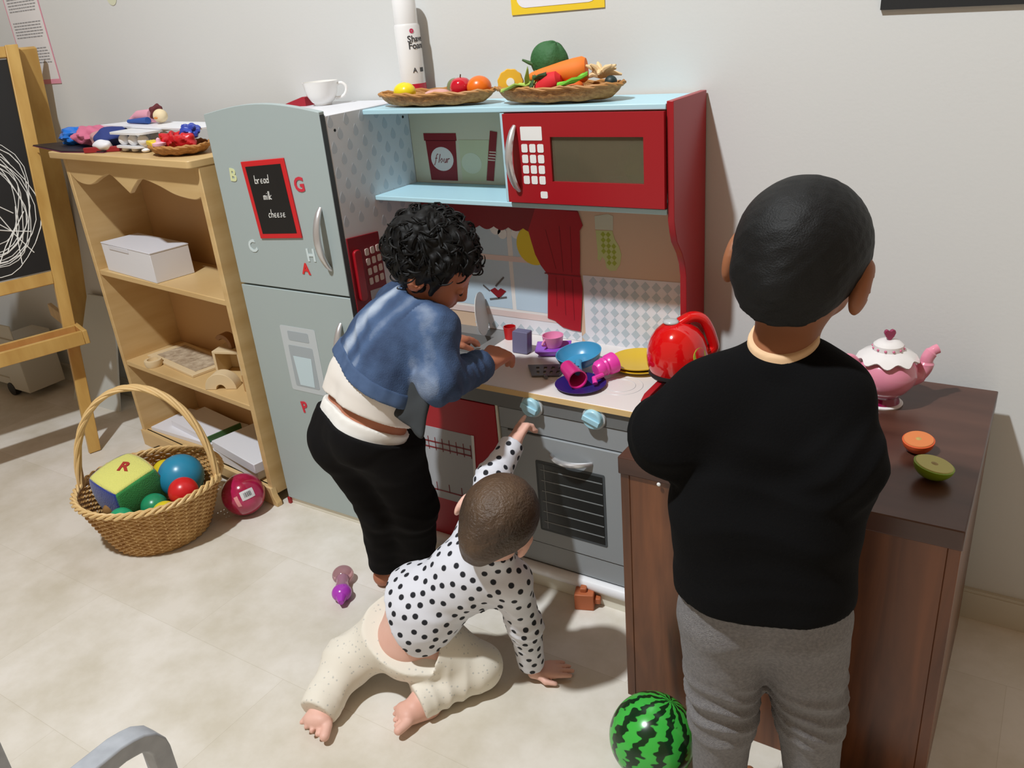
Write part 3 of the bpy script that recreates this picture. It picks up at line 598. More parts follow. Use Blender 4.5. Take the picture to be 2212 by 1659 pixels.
# wooden puzzle board and blocks on the middle shelf
WD = rgb('raw_wood', (222, 200, 160), 0.6); WD2 = rgb('brown_wood', (146, 104, 62), 0.55)
mb = bmb([((0, 0, 0), (0.30, 0.13, 0.008))], -4, (0.06, 0.055, 0.3005))
pz = thing('wooden_board', 'flat pale wooden toy board with speckled face lying on the middle shelf', 'toy', Bk(0.2, 0.1, 0.3005)); build('board', mb, WD, pz, bevel=0.001)
build('speckled_face', bmb([((0.03, 0.02, 0.0082), (0.28, 0.115, 0.0095))], -4, (0.06, 0.055, 0.3005)), rgb('speckle', (206, 190, 164), 0.6, var=((160, 140, 116), 60, (1, 1, 1))), pz)
mb = MB(); mb.lathe([(0.024, 0), (0.027, 0.01), (0.026, 0.02), (0.017, 0.021), (0.016, 0.010), (0.001, 0.01)], Bk(0.15, 0.028, 0.3005), 24)
on_b('wooden_ring', mb, WD, 'round hollow wooden piece at the front of the middle shelf', 'toy', Bk(0.15, 0.028, 0.3005))
def arch(R, r, dep, ang, at, name, mt, label):
    M = Matrix.Rotation(BA+math.radians(ang), 4, 'Z'); M.translation = Vector(Bk(*at)); mb = MB()
    pts = arc((0, 0), R, 0, PI, 16)+arc((0, 0), r, PI, 0, 16)
    mb.prism(pts, lambda u, v, t: tuple(M @ Vector((u, t, v))), dep, 0)
    return on_b(name, mb, mt, label, 'toy block', tuple(M.translation), bevel=0.001)
arch(0.047, 0.014, 0.036, 32, (0.515, 0.028, 0.3005), 'arch_block', WD, 'large pale wooden arch block at the front right of the middle shelf')
M4 = Matrix.Rotation(BA+math.radians(24), 4, 'Z'); M4.translation = Vector(Bk(0.415, 0.080, 0.3005)); mb = MB()
mb.box((0, 0, 0), (0.008, 0.075, 0.07), M4).box((0.082, 0, 0), (0.09, 0.075, 0.07), M4).box((0, 0, 0.07), (0.09, 0.075, 0.078), M4).box((0, 0.068, 0), (0.09, 0.075, 0.07), M4)
on_b('hollow_block', mb, [WD], 'open wooden box block with dark inside behind the arch block', 'toy block', tuple(M4.translation), bevel=0.001)
mb = MB(); M5 = Matrix.Rotation(BA+math.radians(10), 4, 'Z'); M5.translation = Vector(Bk(0.425, 0.115, 0.379))
mb.prism(arc((0, 0), 0.034, -0.2, PI*0.8, 14)+arc((0, 0), 0.021, PI*0.8, -0.2, 14), lambda u, v, t: tuple(M5 @ Vector((u, t, v+0.007))), 0.028, 0)
on_b('curved_block', mb, WD2, 'brown curved wooden block perched on top of the hollow block', 'toy block', tuple(M5.translation), bevel=0.001)
mb = bmb([((0, 0, 0), (0.026, 0.05, 0.095))], 12, (0.56, 0.105, 0.3005)); on_b('upright_block', mb, WD, 'upright pale wooden block against the right side of the middle shelf', 'toy block', Bk(0.57, 0.12, 0.3005), bevel=0.001)
mb = bmb([((0, 0, 0), (0.022, 0.045, 0.048))], 12, (0.59, 0.055, 0.3005)); on_b('small_block', mb, rgb('tan_wood', (178, 140, 92), 0.55), 'small tan wooden block beside the arch block at the right edge', 'toy block', Bk(0.60, 0.07, 0.3005), bevel=0.001)
# books and papers on the bottom shelf
mb = bmb([((0, 0, 0), (0.30, 0.15, 0.012))], 6, (0.042, 0.012, 0.0555))
on_b('paper_pad', mb, rgb('paper', (228, 228, 234), 0.7), 'large white paper pad on the left of the bottom shelf', 'paper', Bk(0.15, 0.09, 0.0555))
mb = bmb([((0, 0, 0), (0.22, 0.12, 0.018))], -3, (0.10, 0.055, 0.0685))
bk = thing('picture_book', 'white book with green spine lying on the paper pad on the bottom shelf', 'book', Bk(0.2, 0.11, 0.0685)); build('pages', mb, rgb('paper', (228, 228, 234), 0.7), bk)
build('spine', bmb([((0.22, 0, 0), (0.226, 0.12, 0.019))], -3, (0.10, 0.055, 0.0685)), rgb('spine_green', (60, 104, 62), 0.5), bk)
for i, (x, lb) in enumerate(((0.40, 'thick white binder on the right of the bottom shelf, lower of two'), (0.415, 'white binder lying on top of another on the right of the bottom shelf'))):
    on_b('binder', bmb([((0, 0, 0), (0.245, 0.165, 0.030))], -2-3*i, (x, 0.012, 0.0555+0.0315*i)), rgb('binder_white', (226, 228, 234), 0.5), lb, 'binder', Bk(x+0.1, 0.08, 0.0555+0.0315*i), group='binders on the bottom shelf', bevel=0.002)
# on the top board (z 0.948)
ZT = 0.9485
M = Matrix.Rotation(BA, 4, 'Z'); M.translation = Vector(Bk(0, 0, ZT))
fn = lambda u, v, t: tuple(M @ Vector((u, v, t)))
pb = thing('flat_board', 'thin black board with purple edge overhanging the left end of the bookcase top', 'board', Bk(0.0, 0.06, ZT))
build('board_face', MB().prism([(-0.25, 0.03), (0.06, -0.022), (0.25, 0.005), (0.20, 0.16), (-0.12, 0.17)], fn, 0.002, 0.0045), rgb('mat_black', (36, 30, 34), 0.5), pb)
build('board_backing', MB().prism([(-0.253, 0.029), (0.06, -0.024), (0.252, 0.004), (0.202, 0.162), (-0.122, 0.172)], fn, 0, 0.0019), rgb('mat_purple', (104, 40, 74), 0.5), pb)
def lump(c, r, seed, amp=0.16, f=6, M=None):
    k = [random.Random(seed+i) for i in range(1)][0]; ks = [(k.uniform(-f, f), k.uniform(-f, f), k.uniform(-f, f), k.uniform(0, 6)) for _ in range(6)]
    return MB().ell(c, r, M, 32, 20, lambda d: 1+amp*sum(math.sin(a*d.x+b*d.y+c_*d.z+e) for a, b, c_, e in ks)/3)
def Bz(x, y, z): return Bk(x, y, ZT+z)
on_b('plastic_bag', lump(Bz(-0.045, 0.075, 0.028), (0.055, 0.04, 0.023), 3, 0.22, 9), rgb('bag_blue', (40, 120, 214), 0.25, bump=(60, 0.6)), 'crumpled bright blue plastic packet on the black board', 'packet', Bz(-0.045, 0.075, 0.005))
cy = lump(Bz(0.07, 0.07, 0.032), (0.060, 0.042, 0.027), 5, 0.18, 7); dl = thing('cloth_doll', 'pink cloth bundle beside the blue packet on the bookcase', 'doll', Bz(0.07, 0.07, 0.005)); build('pink_cloth', cy, rgb('cloth_pink', (206, 110, 140), 0.8), dl)
build('cloth_end', lump(Bz(0.132, 0.062, 0.026), (0.022, 0.028, 0.021), 8, 0.12), rgb('cloth_mauve', (188, 140, 140), 0.8), dl)
on_b('cloth_roll', lump(Bz(0.20, 0.065, 0.030), (0.040, 0.048, 0.028), 11, 0.14), rgb('roll_navy', (40, 56, 120), 0.8), 'navy blue cloth roll between pink bundle and white stand on the bookcase', 'cloth', Bz(0.20, 0.065, 0.004))
on_b('white_packet', lump(Bz(0.225, 0.02, 0.016), (0.034, 0.018, 0.015), 14, 0.1), rgb('packet_white', (226, 226, 232), 0.5), 'small white packet in front of the navy roll on the bookcase', 'packet', Bz(0.225, 0.02, 0))
mbx = MB(); M6 = Matrix.Rotation(BA+math.radians(28), 4, 'Z'); M6.translation = Vector(Bz(0.185, -0.018, 0)); mbx.box((0, 0, 0), (0.11, 0.012, 0.014), M6)
on_b('red_stick', mbx, rgb('stick_red', (150, 36, 40), 0.5), 'dark red stick lying in front of the white packet on the bookcase', 'toy', Bz(0.22, 0, 0), bevel=0.002)
ws = thing('tiered_stand', 'white two-level plastic toy stand in the middle of the bookcase top', 'toy stand', Bz(0.37, 0.07, 0)); PW = rgb('stand_white', (228, 228, 230), 0.35)
for z, w_ in ((0.012, 0.13), (0.046, 0.17)):
    build('tier', MB().prism(rrect(0.37-w_/2-0.02, 0.02, 0.37+w_/2-0.02, 0.12, 0.02), lambda u, v, t: tuple(Vector(Bk(u, v, ZT+z))+Vector((0, 0, t))), 0, 0.005), PW, ws)
for x in (0.31, 0.36, 0.41):
    for y in (0.04, 0.10):
        for z_, r_ in ((0.030, (0.018, 0.012, 0.0145)), (0.0060, (0.013, 0.010, 0.0060))): build('cup', MB().ell(Bz(x, y, z_), r_, None, 18, 10), rgb('cup_white', (236, 236, 238), 0.4), ws)
on_b('white_tray', MB().prism([(0.06, 0.10), (0.60, 0.075), (0.62, 0.185), (0.10, 0.19)], lambda u, v, t: Bz(u, v, t), 0.052, 0.056), rgb('tray_white', (232, 233, 238), 0.4), 'large white sheet lying across the back of the bookcase top', 'sheet', Bz(0.3, 0.14, 0.052))
dd_ = thing('rag_doll', 'doll with pale face and pink blanket lying on the white sheet above the bookcase', 'doll', Bz(0.24, 0.15, 0.0565))
build('doll_body', MB().tube([Bz(0.14, 0.16, 0.064), Bz(0.20, 0.155, 0.074), Bz(0.285, 0.15, 0.076)], [0.006, 0.015, 0.018], 14), rgb('doll_pink', (222, 158, 176), 0.8), dd_)
build('doll_skirt', MB().tube([Bz(0.17, 0.135, 0.062), Bz(0.285, 0.132, 0.066)], [0.005, 0.009], 10), rgb('doll_blue', (44, 84, 160), 0.8), dd_)
hd = build('doll_head', MB().ell(Bz(0.326, 0.148, 0.076), (0.021, 0.018, 0.018)), rgb('doll_face', (226, 208, 170), 0.7), dd_)
build('doll_hair', lump(Bz(0.309, 0.15, 0.085), (0.014, 0.02, 0.020), 21, 0.2), rgb('doll_hair', (96, 34, 40), 0.8), dd_)
build('doll_mouth', MB().ell(Bz(0.338, 0.127, 0.073), (0.008, 0.003, 0.003)), rgb('doll_mouth', (206, 130, 60), 0.6), hd)
# oval wicker tray of toy pieces
WICK = rgb('wicker_tan', (190, 138, 78), 0.6, var=((146, 96, 46), 90, (1, 1, 2)), bump=(240, 0.8))
def oval_tray(c, a, b, h, ang, label, tilt=0, group=None):
    t = thing('wicker_tray', label, 'tray', c, 0, group); M = rot('Z', ang) @ rot('Y', tilt)
    def fnp(k, r, z, ph=0):
        al = 2*PI*k/48; return Vector(c)+M @ Vector((a*r*math.cos(al), b*r*math.sin(al), z+0.0015*math.sin(9*al+ph)))
    mb = MB(); rows = [(0.02, 0.003), (0.72, 0.003), (0.84, 0.006), (0.93, h*0.55), (1.0, h), (0.965, h), (0.89, h*0.55), (0.80, 0.0095), (0.70, 0.0065), (0.02, 0.0065)]
    vs = []; fs = []
    for i, (r, z) in enumerate(rows):
        for k in range(48): q = fnp(k, r, z); vs.append(q if z > 0.007 or i > 4 else Vector((q.x, q.y, q.z)))
    for i in range(len(rows)-1):
        for k in range(48): l = (k+1) % 48; fs.append((i*48+k, i*48+l, (i+1)*48+l, (i+1)*48+k))
    fs += [tuple(range(48))[::-1], tuple(range(9*48, 10*48))]; mb.add(vs, fs); build('woven_body', mb, WICK, t, smooth=60)
    mr = MB()
    for s_ in (0, 1): mr.tube([fnp(k, 0.99+0.02*math.sin(PI*k/2+s_*PI), h+0.002*math.cos(PI*k/2+s_*PI)) for k in range(48)], 0.0032, 6, True)
    build('braided_rim', mr, rgb('wicker_rim', (176, 124, 66), 0.6), t); return t
oval_tray(Bz(0.555, 0.055, 0), 0.098, 0.062, 0.022, -7, 'small oval wicker tray of coloured plastic pieces on the bookcase', group=None)
for c, r, m_, lb, sd_ in (((0.535, 0.05, 0.034), (0.034, 0.03, 0.020), (196, 24, 34), 'red crumpled plastic piece filling the small wicker tray', 31), ((0.600, 0.045, 0.032), (0.024, 0.024, 0.021), (200, 26, 34), 'red plastic piece at the fridge end of the small tray', 33),
                          ((0.585, 0.075, 0.052), (0.026, 0.020, 0.016), (52, 70, 166), 'blue plastic piece on top of the pile in the small tray', 35)):
    on_b('plastic_piece', lump(Bz(*c), r, sd_, 0.25, 8), rgb('pc_%d' % sd_, m_, 0.35), lb, 'toy piece', Bz(c[0], c[1], c[2]-r[2]), group='plastic pieces in the small tray')
mb = MB(); M7 = Matrix.Rotation(math.radians(-24), 4, 'Z'); M7.translation = Vector(Bz(0.478, 0.010, 0.024)); mb.box((0, 0, 0), (0.06, 0.024, 0.012), M7)
on_b('plastic_piece', mb, rgb('pc_yellow', (226, 196, 30), 0.4), 'yellow plastic piece at the front of the small wicker tray', 'toy piece', Bz(0.5, 0.02, 0.02), group='plastic pieces in the small tray', bevel=0.003)
mb = MB(); mb.lathe([(0.001, 0), (0.016, 0.0), (0.017, 0.006), (0.006, 0.009), (0.005, 0.016), (0.001, 0.019)], Bz(0.545, 0.008, 0.026), 20)
on_b('plastic_piece', mb, rgb('pc_pink', (232, 180, 196), 0.35), 'pale pink knobbed plastic piece between the red and yellow pieces', 'toy piece', Bz(0.545, 0.008, 0.026), group='plastic pieces in the small tray')

# ------------------------------------------------------------------ easel
TOP = Vector((-1.06, -0.11, 1.235)); FR = Vector((-0.857, -0.348, 0.0)); h_ = Vector((0.3, 0.954, 0)).normalized(); W_ = 0.55
E_ = thing('easel', 'pine double-sided easel with chalkboard at the far left', 'easel', (-0.95, -0.6, 0))
def beam(a, b, wv, tv, mbx=None):
    """bar from a to b, half width vector wv, half thickness tv"""
    a, b, wv, tv = Vector(a), Vector(b), Vector(wv), Vector(tv); mbx = mbx or MB()
    return mbx.add([a-wv-tv, a+wv-tv, a+wv+tv, a-wv+tv, b-wv-tv, b+wv-tv, b+wv+tv, b-wv+tv], [(0,3,2,1),(4,5,6,7),(0,1,5,4),(1,2,6,5),(2,3,7,6),(3,0,4,7)])
ax = (TOP-FR).normalized(); nf = ax.cross(h_).normalized()
for s_ in (0, 1):
    d = -h_*W_*s_
    build('leg', beam(FR+d, TOP+d, h_*0.018, nf*0.011), PINE, E_, bevel=0.002)
RT = Vector((-1.075, -0.095, 1.225)); RF = Vector((-1.385, -0.02, 0.0)); axr = (RT-RF).normalized(); nr = axr.cross(h_).normalized()
EB = rgb('pine_shade', (160, 104, 52), 0.5)
for s_ in (0, 1): build('leg', beam(RF-h_*(W_*s_-0.025), RT-h_*(W_*s_-0.025), h_*0.036, nr*0.011), PINE, E_, bevel=0.002)
def onp(t, s_): return FR+(TOP-FR)*t-h_*s_
build('rail', beam(onp(0.985, 0.018), onp(0.985, W_-0.018), ax*0.016, nf*0.010), PINE, E_, bevel=0.002)
build('rail', beam(onp(0.452, 0.018), onp(0.452, W_-0.018), ax*0.020, nf*0.011), PINE, E_, bevel=0.002)
def onr(t, s_): return RF+(RT-RF)*t-h_*s_
build('rail', beam(onr(0.51, 0.018), onr(0.51, W_-0.018), axr*0.018, nr*0.010), PINE, E_, bevel=0.002)
chb = build('chalkboard', beam(onp(0.72, 0.018), onp(0.72, W_-0.018), ax*(0.253*1.255), nf*0.003), BLACK, E_)
sg = 1 if (Vector((1.68, -1.6, 1.2))-onp(0.7, 0.2)).dot(nf) > 0 else -1
def cp(u, v): return onp(0.47+v*0.5, 0.03+u*(W_-0.06))+nf*sg*0.0036
ch = MB()
for j in range(11):
    r_ = 0.10+0.012*(j % 5); cx_, cz_ = 0.24+0.012*math.sin(j*2.1), 0.34+0.03*math.cos(j*1.7)
    ch.tube([cp(cx_+r_*1.9*math.cos(a+j)*(0.9+0.1*math.sin(3*a)), cz_+r_*2.0*math.sin(a+j)) for a in [i*0.26 for i in range(20+j)]], 0.0013, 4)
for a_, b_ in (((0.06, 0.30), (0.20, 0.12)), ((0.20, 0.30), (0.05, 0.10)), ((0.10, 0.33), (0.13, 0.06)), ((0.04, 0.20), (0.24, 0.24)), ((0.12, 0.24), (0.26, 0.07)), ((0.30, 0.42), (0.12, 0.30)), ((0.33, 0.36), (0.15, 0.22))):
    ch.tube([cp(*a_), cp((a_[0]+b_[0])/2+0.01, (a_[1]+b_[1])/2), cp(*b_)], 0.0016, 4)
build('chalk_drawing', ch, rgb('chalk', (236, 236, 232), 0.8), chb)
# tray
tr = MB(); tz = 0.385; t0 = tz/1.235
a0 = onp(t0, 0.0); out = Vector((h_.y, -h_.x, 0))
tray = MB()
p0 = onp(t0, 0.02)+out*0.0; 
build('tray_side', beam(onp(t0, -0.022)+out*0.105, onp(t0, -0.022)-out*0.34, Vector((0, 0, 0.022)), h_*0.007), PINE, E_, bevel=0.002)
build('tray_side', beam(onp(t0, W_+0.022)+out*0.105, onp(t0, W_+0.022)-out*0.34, Vector((0, 0, 0.022)), h_*0.007), PINE, E_, bevel=0.002)
build('tray_front', beam(onp(t0, -0.015)+out*0.098, onp(t0, W_+0.015)+out*0.098, Vector((0, 0, 0.022)), out*0.007), PINE, E_, bevel=0.002)
build('tray_back', beam(onp(t0, -0.015)+out*0.015, onp(t0, W_+0.015)+out*0.015, Vector((0, 0, 0.022)), out*0.006), PINE, E_, bevel=0.002)
build('tray_floor', beam(onp(t0, -0.012)+out*0.056-Vector((0, 0, 0.014)), onp(t0, W_+0.012)+out*0.056-Vector((0, 0, 0.014)), Vector((0, 0, 0.002)), out*0.040), rgb('tray_red', (190, 50, 70), 0.5), E_)

# leaning panel, low trolley
on_b('leaning_panel', MB().add([(-1.35, -0.12, 0.0), (-1.06, -0.12, 0.0), (-1.06, -0.02, 0.40), (-1.22, -0.02, 0.40), (-1.35, -0.112, 0.0), (-1.06, -0.112, 0.0), (-1.06, -0.013, 0.40), (-1.22, -0.013, 0.40)], [(0,1,2,3),(7,6,5,4),(0,4,5,1),(1,5,6,2),(2,6,7,3),(3,7,4,0)]), rgb('panel_pale', (200, 202, 196), 0.5), 'pale grey panel leaning on the wall between easel and bookcase', 'panel', (-1.23, -0.09, 0))
tl_ = thing('low_trolley', 'low white trolley on a black castor behind the easel', 'trolley', (-1.75, -0.17, 0))
build('frame', MB().box((-2.05, -0.19, 0.05), (-1.50, -0.185, 0.30)).box((-1.62, -0.195, 0.03), (-1.50, -0.05, 0.245)).box((-2.05, -0.195, 0.045), (-1.62, -0.05, 0.075)), rgb('trolley_white', (196, 192, 178), 0.5), tl_, bevel=0.003)
build('castor', MB().lathe([(0.002, -0.012), (0.026, -0.012), (0.028, 0), (0.026, 0.012), (0.002, 0.012)], (-1.63, -0.185, 0.028), 24, rot('X', 90)), BLACK, tl_)

# ------------------------------------------------------------------ wall papers
pp = thing('paper_poster', 'printed paper sheet with pink border taped on the wall behind the easel', 'poster', (-1.13, -0.002, 1.114))
build('sheet', MB().box((-1.222, -0.002, 1.122), (-1.034, -0.0008, 1.62)), rgb('poster_white', (224, 222, 222), 0.7), pp)
build('pink_border', MB().box((-1.224, -0.0022, 1.114), (-1.032, -0.0008, 1.128)).box((-1.036, -0.0022, 1.128), (-1.032, -0.0008, 1.62)).box((-1.224, -0.0022, 1.128), (-1.220, -0.0008, 1.62)), rgb('poster_pink', (222, 150, 168), 0.7), pp)
rr_ = random.Random(5)
for blk in range(6):
    tx = MB()
    for i in range(6):
        z = 1.60-blk*0.076-i*0.0085; x = -1.205
        while x < -1.06:
            l = rr_.uniform(0.006, 0.02); tx.box((x, -0.0026, z), (min(x+l, -1.05), -0.0021, z+0.003)); x += l+0.003
    build('text_block', tx, rgb('poster_text', (150, 150, 152), 0.7), pp)
yf = thing('framed_notice', 'white notice with bright yellow border on the wall above the play kitchen', 'notice', (0.775, -0.002, 1.195))
build('border', MB().box((0.668, -0.0025, 1.195), (0.882, -0.0006, 1.50)), rgb('notice_yellow', (236, 200, 40), 0.6), yf)
build('notice_paper', MB().prism(rrect(0.682, 1.207, 0.868, 1.488, 0.02), xz(-0.0026), 0, 0.0006), rgb('notice_white', (232, 230, 234), 0.6), yf)
bf = thing('dark_picture', 'black-framed picture on the wall at the upper right', 'picture', (1.47, -0.002, 1.154))
build('frame', MB().prism([(1.387, 1.154), (1.62, 1.147), (1.625, 1.40), (1.392, 1.407)], xz(-0.001), 0, 0.006), rgb('frame_black', (28, 30, 32), 0.5), bf)
build('artwork', MB().prism([(1.41, 1.178), (1.60, 1.172), (1.604, 1.378), (1.414, 1.384)], xz(-0.007), 0, 0.0008), rgb('art_grey', (60, 60, 62), 0.6), bf)
st = thing('wall_sticker', 'small faded sticker on the white wall above the bookcase', 'sticker', (-0.665, -0.001, 1.312))
build('sticker_paper', MB().prism(arc((-0.667, 1.335), 0.023, 0, 1.9*PI, 18), xz(-0.0006), 0, 0.0006), rgb('sticker_green', (210, 212, 186), 0.6), st)
build('sticker_spot', MB().prism(arc((-0.675, 1.338), 0.010, 0, 1.9*PI, 14), xz(-0.0013), 0, 0.0004), rgb('sticker_tan', (196, 150, 120), 0.6), st)

# ------------------------------------------------------------------ handled basket of balls
BC = Vector((-0.222, -0.552, 0.0)); cr = Vector((0.846, 0.533, 0)); cd = Vector((-0.533, 0.846, 0))
G = thing('wicker_basket', 'round wicker basket with tall arched handle on the floor in front of the bookcase', 'basket', tuple(BC))
WK = rgb('basket_cane', (206, 166, 106), 0.55, var=((170, 124, 66), 40, (1, 1, 1))); WK2 = rgb('basket_cane_pale', (222, 188, 130), 0.55)
NS = 36
def rad(z): t = z/0.155; return 0.118+0.062*t**0.85
def bpnt(a, r, z): return BC+cr*(r*math.cos(a))+cd*(r*0.96*math.sin(a))+Vector((0, 0, z))
wv = MB()
for j in range(24):
    z = 0.006+j*0.0062; n = NS*4
    wv.tube([bpnt(2*PI*k/n, rad(z)+0.0028*math.cos(PI*k/2+PI/4*0+(PI if j % 2 else 0)*1)*1.0, z) for k in range(n)], 0.0034, 5, True)
build('woven_wall', wv, WK, G, smooth=60)
sv = MB()
for k in range(NS): a = 2*PI*(k+0.0)/NS; sv.tube([bpnt(a, rad(z), z) for z in (0.004, 0.03, 0.06, 0.09, 0.12, 0.15)], 0.0028, 5)
build('stakes', sv, WK2, G); build('basket_floor', MB().lathe([(0.001, 0), (0.117, 0), (0.117, 0.006), (0.001, 0.006)], tuple(BC), 36), WK, G)
rm = MB()
for s_ in range(3): rm.tube([bpnt(2*PI*k/96, 0.183+0.006*math.cos(2*PI*k/6.0+s_*2.1), 0.158+0.006*math.sin(2*PI*k/6.0+s_*2.1)) for k in range(96)], 0.0042, 6, True)
build('braided_rim', rm, WK2, G)
hn = MB()
def hp(t): # t 0..1
    a = PI*t; return BC+cr*(-0.186*math.cos(a))*(1-0.02)+Vector((0, 0, 0.14+0.27*max(0.0, math.sin(a))**0.9))+cd*(0.035*math.sin(a))
for s_ in range(5):
    pts = []
    for i in range(61):
        t = i/60; p = hp(t); q = (hp(min(t+0.01, 1))-hp(max(t-0.01, 0))).normalized(); b = q.cross(cd).normalized(); ph = t*16+s_*2*PI/5
        pts.append(p+cd*(0.0085*math.cos(ph))+b*(0.0045*math.sin(ph)))
    hn.tube(pts, 0.0045, 6)
build('handle', hn, WK2, G)
def ball(c, r, col, label, nm='ball', rough=0.3, group=None, mats=None):
    return one(nm, MB().ell(c, (r, r, r), None, 36, 22), mats or rgb('ball_%d_%d_%d' % col, col, rough), label, 'ball', (c[0], c[1], c[2]-r), group=group)
GB = 'balls in the wicker basket'
ball((-0.205, -0.470, 0.130), 0.060, (44, 140, 178), 'large turquoise blue ball at the back of the basket', group=GB)
ball((-0.118, -0.528, 0.136), 0.038, (212, 34, 38), 'red ball against the right rim of the basket', group=GB)
ball((-0.162, -0.590, 0.115), 0.034, (30, 140, 96), 'small green ball between the cloth cube and red ball', group=GB)
ball((-0.108, -0.598, 0.112), 0.033, (222, 204, 40), 'yellow ball low under the red ball at the front rim', group=GB)
ball((-0.190, -0.668, 0.112), 0.032, (40, 160, 112), 'green ball low at the front rim below the cloth cube', group=GB)
ball((-0.300, -0.455, 0.115), 0.033, (220, 200, 40), 'yellow ball half hidden behind the cloth cube', group=GB)
# soft cube
CQ = Vector((-0.283, -0.578, 0.128)); hs = 0.064
cz = Vector((0.14, -0.16, 0.97)).normalized(); cx = Vector((0.05, 1.0, 0.0)); cx = (cx-cz*cx.dot(cz)).normalized(); cyv = cz.cross(cx)
SC = thing('cloth_cube', 'soft cloth alphabet cube, yellow green and blue, in the wicker basket', 'toy cube', tuple(CQ-Vector((0, 0, 0.08))))
FM = {'yellow': (222, 222, 120), 'green': (56, 150, 76), 'blue': (36, 58, 150), 'orange': (214, 120, 50)}
for nm, n_, u_, v_ in (('yellow', cz, cx, cyv), ('green', -cyv, cx, cz), ('blue', -cx, -cyv, cz), ('orange', cx, cyv, cz), ('blue', cyv, -cx, cz), ('green', -cz, cx, -cyv)):
    mb = MB(); N = 12; vs = []; fs = []
    for i in range(N+1):
        for j in range(N+1):
            a, b = 2*i/N-1, 2*j/N-1; bul = 1+0.13*(1-a**2)*(1-b**2)-0.05*(abs(a*b))**2; q = 1-0.06*abs(a)**4*abs(b)**4
            vs.append(CQ+(n_*bul+u_*a*(1-0.07*b*b*0)*q+v_*b*q)*hs*(1-0.04*(a*a*b*b)))
    for i in range(N):
        for j in range(N): fs.append((i*(N+1)+j, (i+1)*(N+1)+j, (i+1)*(N+1)+j+1, i*(N+1)+j+1))
    mb.add(vs, fs); fo = build('cube_face', mb, rgb('plush_'+nm, FM[nm], 0.95, sheen=0.3, bump=(300, 0.5)), SC, smooth=80); fo['label'] = nm+' face of the cloth cube'
    fo.modifiers.new('thick', 'SOLIDIFY').thickness = 0.003
    if n_ is cz: build('letter', text_mb('R', 0.048, lambda u, v, t: CQ+((u_*0.50-v_*0.866)*(u+0.006)+(u_*0.866+v_*0.50)*(v+0.010))+n_*(hs*1.135-((u+0.006)**2+(v+0.010)**2)*2.0+t*1.5), offset=0.0015, depth=0.0012), rgb('plush_red', (170, 50, 40), 0.9), fo, smooth=None)['label'] = 'red letter R'
    if nm == 'blue' and n_ is not cyv: build('patch', MB().ell(CQ+n_*hs*1.10+v_*(-0.012)+u_*0.01, (0.016, 0.016, 0.018)), rgb('plush_tan', (150, 110, 60), 0.9), fo)
# pink ball
PBm = rgb('ball_magenta', (186, 34, 92), 0.15, coat=0.6, var=((150, 20, 50), 22, (1, 1, 1)))
pbt = thing('patterned_ball', 'shiny pink ball with a barcode sticker beside the wicker basket', 'ball', (-0.076, -0.385, 0)); PC = Vector((-0.076, -0.385, 0.058))
build('ball_body', MB().ell(PC, (0.058, 0.058, 0.058), None, 40, 24), PBm, pbt)
tc_ = (Vector((1.678, -1.606, 1.2))-PC).normalized(); tR = Vector((_R.x, _R.y, _R.z)); tn = (tc_+tR*0.16-_U*0.0).normalized(); tu = _U-tn*_U.dot(tn); tu.normalize(); tr_ = tu.cross(tn).normalized()
c20, s20 = math.cos(0.4), math.sin(0.4)
def stk(u, v, t): a, b = c20*u-s20*v, s20*u+c20*v; d = (tn*0.058+tr_*a+tu*b).normalized(); return PC+d*(0.0583+t)
def patch(x0, y0, x1, y1, t, mb=None, n=6):
    mb = mb or MB(); vs = [stk(x0+(x1-x0)*i/n, y0+(y1-y0)*j/n, t) for i in range(n+1) for j in range(n+1)]
    return mb.add(vs, [(i*(n+1)+j, (i+1)*(n+1)+j, (i+1)*(n+1)+j+1, i*(n+1)+j+1) for i in range(n) for j in range(n)])
lb = build('sticker', patch(-0.017, -0.014, 0.021, 0.012, 0.0006), rgb('sticker_white', (214, 212, 214), 0.5), pbt, smooth=None)
bm = MB(); xx = -0.008
while xx < 0.013:
    wv_ = random.choice((0.0007, 0.0012, 0.0017)); patch(xx, -0.007, xx+wv_, 0.006, 0.0010, bm, 2); xx += wv_+random.choice((0.0008, 0.0014))
build('barcode', bm, BLACK, lb, smooth=None)
build('printed_patch', patch(-0.040, -0.030, -0.026, 0.006, 0.0004), rgb('patch_pink', (226, 150, 150), 0.4), pbt, smooth=None)
# melon ball
def melon_mat():
    m = bpy.data.materials.new('melon_skin'); m.use_nodes = True; nt = m.node_tree; b = nt.nodes['Principled BSDF']
    at = nt.nodes.new('ShaderNodeAttribute'); at.attribute_name = 'stripe'
    r = nt.nodes.new('ShaderNodeValToRGB'); e = r.color_ramp.elements; e[0].position = 0.46; e[1].position = 0.52; e[0].color = (*lin((14, 48, 22)), 1); e[1].color = (*lin((62, 176, 66)), 1)
    nt.links.new(at.outputs['Fac'], r.inputs[0]); nt.links.new(r.outputs[0], b.inputs['Base Color']); b.inputs['Roughness'].default_value = 0.22; return m
MCn = Vector((1.245, -0.648, 0.072)); mb = MB(); ma = Vector((0.30, 0.38, 0.87)).normalized(); m1 = ma.cross(Vector((1, 0, 0))).normalized(); m2 = ma.cross(m1)
MM = Matrix((m1, m2, ma)).transposed(); mb.ell(MCn, (0.072, 0.072, 0.0725), MM, 160, 90)
mo = one('watermelon_ball', mb, melon_mat(), 'green striped ball like a watermelon on the floor by the boy', 'ball', (1.245, -0.648, 0))
sv_ = []
